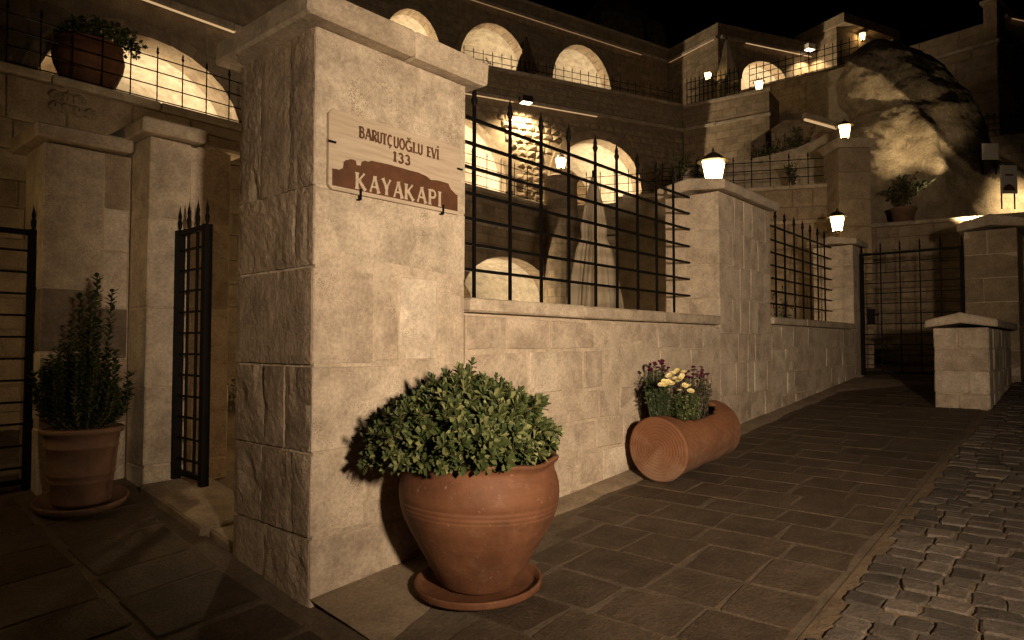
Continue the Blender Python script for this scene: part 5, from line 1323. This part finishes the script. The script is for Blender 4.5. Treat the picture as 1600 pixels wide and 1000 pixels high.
for i, (yr, l, r_) in enumerate(fine):
    c0 = at((l + r_) / 2, yr, ZR); hw = (r_ - l) / 2 * ZR / FPX
    for k in range(na):
        y = yr; a = 2 * math.pi * k / na; cx, sy = math.cos(a), math.sin(a)
        p = c0 + RT * (hw * cx) + FH * (min(hw * 0.75, 1.0) * sy)
        p.z = c0.z
        out = (RT * cx + FH * sy)
        dsp = 0.16 * noise.noise(p * 0.9) + 0.09 * noise.noise(p * 2.3) + 0.04 * noise.noise(p * 4) + 0.022 * noise.noise(p * 9) + 0.016 * noise.noise(p * 22) - 0.10 * max(0, 0.22 - abs(noise.noise(p * 1.6 + Vector((3, 1, 7))))) - 0.07 * max(0, 0.2 - abs(noise.noise(p * 4.1)))
        # ridge running down from the shoulder
        px_here = (l + r_) / 2 + (r_ - l) / 2 * cx
        if sy < 0.3:
            dsp += 0.22 * math.exp(-((px_here - (1395 + (y - 200) * 0.25)) / 16) ** 2) * sm(180, 220, y) * (1 - sm(300, 350, y))
            dsp -= 0.16 * math.exp(-((px_here - (1425 + (y - 200) * 0.35)) / 22) ** 2) * sm(170, 210, y) * (1 - sm(260, 330, y))
        p += out * dsp * min(1, hw * 2)
        V.append(p); dp_ = p - CAM; dz_ = dp_.dot(FW); px_here = 800 + dp_.dot(RT) / dz_ * FPX; y = 500 - dp_.dot(UP) / dz_ * FPX
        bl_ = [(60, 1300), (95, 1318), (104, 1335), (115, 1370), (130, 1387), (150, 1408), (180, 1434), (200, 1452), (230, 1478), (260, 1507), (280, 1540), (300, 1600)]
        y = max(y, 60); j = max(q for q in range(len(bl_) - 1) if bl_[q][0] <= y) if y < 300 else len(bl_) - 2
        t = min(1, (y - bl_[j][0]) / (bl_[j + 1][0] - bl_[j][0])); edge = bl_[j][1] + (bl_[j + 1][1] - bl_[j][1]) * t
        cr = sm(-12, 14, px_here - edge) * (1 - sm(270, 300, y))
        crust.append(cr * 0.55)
for i in range(N_R):
    for k in range(na): F.append((i * na + k, i * na + na + k, i * na + na + (k + 1) % na, i * na + (k + 1) % na))
F.append(tuple(range(na)))
rk = mesh('rock_cone', V, F, M['rock'], None, smooth=True)
at_ = rk.data.attributes.new('crust', 'FLOAT', 'POINT'); at_.data.foreach_set('value', crust)
bm = bmesh.new(); bm.from_mesh(rk.data); bmesh.ops.recalc_face_normals(bm, faces=bm.faces); bm.to_mesh(rk.data); bm.free()
tag(rk, 'tall floodlit tuff rock cone with a dark crusted top', 'rock')
def flood(name, label, pos, target, power, ang, blend=0.5):
    d = (Vector(target) - Vector(pos)); t = thing(name, label, 'floodlight', pos)
    m = MB(); m.box((-0.09, -0.05, -0.09), (0.09, 0.05, 0.09)); h = m.build('housing', M['iron'], t, False); h.rotation_euler = d.to_track_quat('Y', 'Z').to_euler()
    m = MB(); m.tube([(0, 0, -0.1), (0, 0, -0.35)], 0.02, 6); m.build('stake', M['iron'], t, False)
    spot(t, d.normalized() * 0.07, d, power, ang, blend)
flood('garden_floodlight', 'ground floodlight behind the broad gate pillar, aimed at the rock', at(1545, 372, 11.7), at(1440, 225, 13.6), 480, 50, 0.9)
flood('garden_floodlight', 'ground floodlight at the foot of the bright slope', at(1650, 300, 12.6), at(1572, 318, 13.9), 170, 75, 1.0)

# ---- R1 terrace wall with railing, lantern pillar, curved ramp wall
r1 = Frame(1085, 13.25, 1300, 12.6)
zr1 = r1.uv(1250, 291)[1]
w1 = facade('terrace_wall', 'warm stone terrace wall with railing behind the second lantern', r1, -1.5, r1.L + 0.1, 0.2, zr1, (), 0.5, 'dimcore', 'wall')
stones(w1, r1.uv(1195, 300)[0], r1.L, r1.uv(1250, 500)[1], zr1 - 0.06, (0.24, 0.3), (0.35, 0.6)); moulding(w1, -1.4, r1.L, zr1 - 0.05, None, 0.07, 0.05); moulding(w1, r1.uv(1195, 300)[0], r1.L + 0.6, r1.uv(1250, 350)[1], None, 0.07, 0.07)
railing('iron railing on the warm terrace wall beside the lantern pillar', r1.world(-0.6, 0.15, 0), r1.world(r1.L, 0.15, 0), zr1, 0.6, 9, 4, 0.010)
qa = at(1297, 300, 12.45); qb = at(1350, 300, 12.35); zp = 1.25 + (537 - 232) * 12.3 / 1040
lpil = thing('stone_pillar', 'square stone pillar with flared cap at the end of the terrace railing', 'pillar', ((qa.x + qb.x) / 2, (qa.y + qb.y) / 2, 0.8))
wd = (qb - qa).dot(RT); ang = AZ - math.pi / 2
lpil.rotation_euler = (0, 0, ang)
zz = [0, 0.6, 1.1, 1.6, 2.1, 2.6, 3.1, 3.6, zp - 0.8]
for i in range(8): block('stone', (-wd / 2, -0.3, zz[i] + 0.003), (wd / 2, 0.3, zz[i + 1] - 0.003), M['dim'], lpil, 0.010, 0.004, world=False)
m = MB(); h_ = wd / 2; z0_ = zp - 0.8
m.add([(-h_, -0.31, z0_), (h_, -0.31, z0_), (h_, 0.31, z0_), (-h_, 0.31, z0_), (-h_ - 0.08, -0.4, z0_ + 0.14), (h_ + 0.08, -0.4, z0_ + 0.14), (h_ + 0.08, 0.4, z0_ + 0.14), (-h_ - 0.08, 0.4, z0_ + 0.14)], [(0, 3, 2, 1), (4, 5, 6, 7), (0, 1, 5, 4), (1, 2, 6, 5), (2, 3, 7, 6), (3, 0, 4, 7)]); m.build('cap', M['cap'], lpil, False)
q = at(1320, 226, 12.35); lantern((q.x, q.y, zp + 0.14), 0.225, 'lit lantern on the square pillar in front of the rock', neck=0.07)
pts = [(1060, 268), (1105, 258), (1150, 252), (1200, 243), (1245, 231), (1275, 218), (1300, 205), (1330, 192)]
V = []; F = []
for i, (px_, py_) in enumerate(pts):
    a = at(px_, py_, 14.4 - i * 0.03); b = a + FH * 0.35
    V += [Vector((a.x, a.y, 1.0)), a, b, Vector((b.x, b.y, 1.0))]
for i in range(len(pts) - 1):
    for k in range(3): F.append((i * 4 + k, i * 4 + k + 1, i * 4 + 5 + k, i * 4 + 4 + k))
rw = mesh('ramp_wall', V, F, M['tuff_smooth']); tag(rw, 'smooth curved ramp wall rising towards the rock', 'wall')
a = at(1256, 181, 15.6); b = at(1320, 199, 15.9)
sb_ = thing('lit_coping', 'short stone coping with a bright light strip left of the rock', 'coping', a)
d = b - a; m = MB(); m.tube([(0, 0, 0), d], 0.09, 4); m.build('slab', M['cap'], sb_, False); m = MB(); m.tube([Vector((0, 0, -0.10)) - FH * 0.03, d + Vector((0, 0, -0.10)) - FH * 0.03], 0.03, 4); m.build('light_strip', M['led2'], sb_, False) if 'led2' in M else m.build('light_strip', M['led'], sb_, False)  # glowing strip stands in for light on the coping
V = []; F = []
rp = [(1205, 200), (1225, 186), (1258, 184), (1290, 192), (1322, 200)]
for i, (px_, py_) in enumerate(rp):
    p = at(px_, py_ + 2, 16.0); V += [Vector((p.x, p.y, 1.0)) - FH * 0.2, p, p + FH * 1.4 + Vector((0, 0, 0.1)), Vector((p.x, p.y, 1.0)) + FH * 1.4]
for i in range(len(rp) - 1):
    for k in range(3): F.append((i * 4 + k, i * 4 + k + 1, i * 4 + 5 + k, i * 4 + 4 + k))
sw = mesh('slope_wall', V, F, M['far']); tag(sw, 'rounded dim stone bank between angled terrace and rock', 'wall')

# ---- wall seen through the street gate
fg = Frame(1335, 13.2, 1530, 12.2)
zg = fg.uv(1420, 348)[1]
hg = facade('retaining_wall', 'brown block wall seen through the closed street gate', fg, -0.1, 3.6, 0.4, zg, (), 0.5, 'dimcore', 'wall')
stones(hg, 0, 3.4, 0.9, zg - 0.05, (0.22, 0.28), (0.35, 0.6)); moulding(hg, -0.1, 3.4, zg - 0.04, None, 0.07, 0.05)
q = fg.world(fg.uv(1412, 340)[0], 0.25, zg + 0.03)
pp = thing('trough_pot', 'brown flowerpot on the wall above the street gate', 'plant pot', q)
m = MB(); m.lathe([(0.001, 0), (0.17, 0), (0.22, 0.26), (0.24, 0.26), (0.24, 0.30), (0.21, 0.30), (0.20, 0.27), (0.001, 0.27)], (0, 0, 0), 24); m.build('pot_body', M['terra_dull'], pp, False, True)
def spiky(name, label, base, n, h, spread, ln, mat='leaf_dark'):
    t = thing(name, label, 'plant', base); st = MB(); LL = []
    for i in range(n):
        a = random.uniform(0, 6.28); s = random.random() * spread; top_ = Vector((s * math.cos(a), s * math.sin(a), h * random.uniform(0.5, 1.0))); mid = top_ * 0.5 + Vector((0, 0, h * 0.12))
        st.tube([(0, 0, 0), mid, top_], [0.006, 0.004, 0.002], 4, False)
        for k in range(16):
            u = 0.2 + 0.8 * k / 16; p = mid * (u * 2) if u < 0.5 else mid.lerp(top_, u * 2 - 1)
            ld = (rnd_dir() + (top_ - mid).normalized() * 0.7).normalized(); sz = ln * random.uniform(0.7, 1.2)
            LL.append(Matrix.Translation(p) @ frame(ld, rnd_dir()).to_4x4() @ Matrix.Diagonal((sz, sz, sz, 1)))
    st.build('stems', M['stem'], t, False); leaves('foliage', LL, M[mat], t, False)
spiky('pot_plant', 'loose spiky plant in the brown flowerpot above the street gate', q + Vector((0, 0, 0.33)), 26, 0.6, 0.6, 0.09)
q = r1.world(r1.uv(1243, 285)[0], -0.0, zr1); spiky('young_shrub', 'young leafy shrub behind the railing of the warm terrace wall', q + r1.n * 0.3, 14, 0.6, 0.22, 0.06)
q = at(1222, 540, 9.2); spiky('young_shrub', 'small upright shrub behind the smaller grille', Vector((q.x, q.y, gz(q.x, q.y) + 0.1)), 22, 1.35, 0.2, 0.07)
for (px_, py_, Z, h, lb) in ((1195, 255, 15.0, 0.55, 'small dark shrub at the low middle of the curved ramp wall'), (1215, 250, 15.0, 0.6, 'taller thin shrub just above the curved ramp wall'), (1250, 225, 15.2, 0.6, 'dark shrub below the bright coping strip'), (1060, 275, 13.6, 0.6, 'dark shrub at the low end of the terrace railing'), (1090, 272, 13.7, 0.45, 'low dark shrub behind the lantern pillar beside the terrace railing')):
    q = at(px_, py_, Z); spiky('bank_shrub', lb, q + Vector((0, 0, -0.3)), 16, h + 0.2, 0.4, 0.08)
for o in list(col.objects):
    if o.name.startswith('bank_shrub'): o['group'] = 'shrubs on the bank'
q = Vector((0.75, 3.2, gz(0.75, 3.2))); 
spiky('passage_shrub', 'leafy shrub in the dark passage behind the corner pillar', on_y(366, 690, 4.6) * 1.0, 12, 0.75, 0.16, 0.06)
for (px_, Z, lb) in ((760, 19.0, 'dark shrub at the middle of the widest arch of the top house'), (795, 19.6, 'dark shrub beside the folded brown parasol of the top house')):
    q = at(px_, 105, Z); spiky('terrace_shrub', lb, Vector((q.x, q.y, zt2 - 0.2)), 18, 0.95, 0.35, 0.1)
for o in list(col.objects):
    if o.name.startswith('terrace_shrub'): o['group'] = 'shrubs on the top terrace'

# fill lamps added to brighten the courtyard, unseen behind pillar and wall
def post_lantern(x, y, label, h=2.3, s=0.26):
    z = gz(x, y); t = thing('lamp_post', label, 'lamp post', (x, y, z)); m = MB(); m.lathe([(0.001, 0), (0.12, 0), (0.1, 0.06), (0.04, 0.12), (0.03, h)], (0, 0, 0), 10); m.build('post', M['iron'], t, False)
    lantern((x, y, z + h), s, label.replace('slender iron lamp post', 'lit lantern on the slender post'), neck=0.02)
def bollard(x, y, label, h=0.75, pw=8):  # unseen bollard-shaped lamp, added only as fill light
    z = gz(x, y); t = thing('bollard_lamp', label, 'bollard lamp', (x, y, z)); m = MB(); m.lathe([(0.001, 0), (0.09, 0), (0.06, 0.05), (0.06, h - 0.12), (0.075, h - 0.12)], (0, 0, 0), 12); m.build('post', M['iron'], t, False)
    m = MB(); m.lathe([(0.05, h - 0.12), (0.05, h)], (0, 0, 0), 12); m.build('glass', M['glass'], t, False)
    m = MB(); m.lathe([(0.10, h), (0.10, h + 0.02), (0.001, h + 0.05)], (0, 0, 0), 12); m.build('lamp_cap', M['iron'], t, False)
    lamp(t, (0, 0, h + 0.12), pw, 0.06, (1.0, 0.70, 0.38))
bollard(2.3, 1.15, 'low bollard lamp in the courtyard behind the long low wall')
bollard(7.4, 1.3, 'low bollard lamp in the courtyard behind the lantern pillar')
bq = at(455, 537, 6.0); bollard(bq.x, bq.y, 'low bollard lamp in the passage behind the corner pillar', pw=20)
bollard(9.0, 2.2, 'low bollard lamp behind the wall beside the street gate')
# distant lit crag above the roofs
V = []; F = []
c0 = at(955, 12, 60)
m = MB(); m.lathe([(7.0, -12), (4.5, -3), (2.6, -1.0), (1.6, 0.2), (0.9, 1.6), (0.001, 2.4)], c0, 26, lambda p, i, t: p + Vector((noise.noise(p * 0.5), noise.noise(p * 0.5 + Vector((7, 0, 0))), noise.noise(p * 0.4))) * 1.3)
o = m.build('far_crag', M['rock'], None); tag(o, 'faint distant rock crag above the roof of the top house', 'rock')
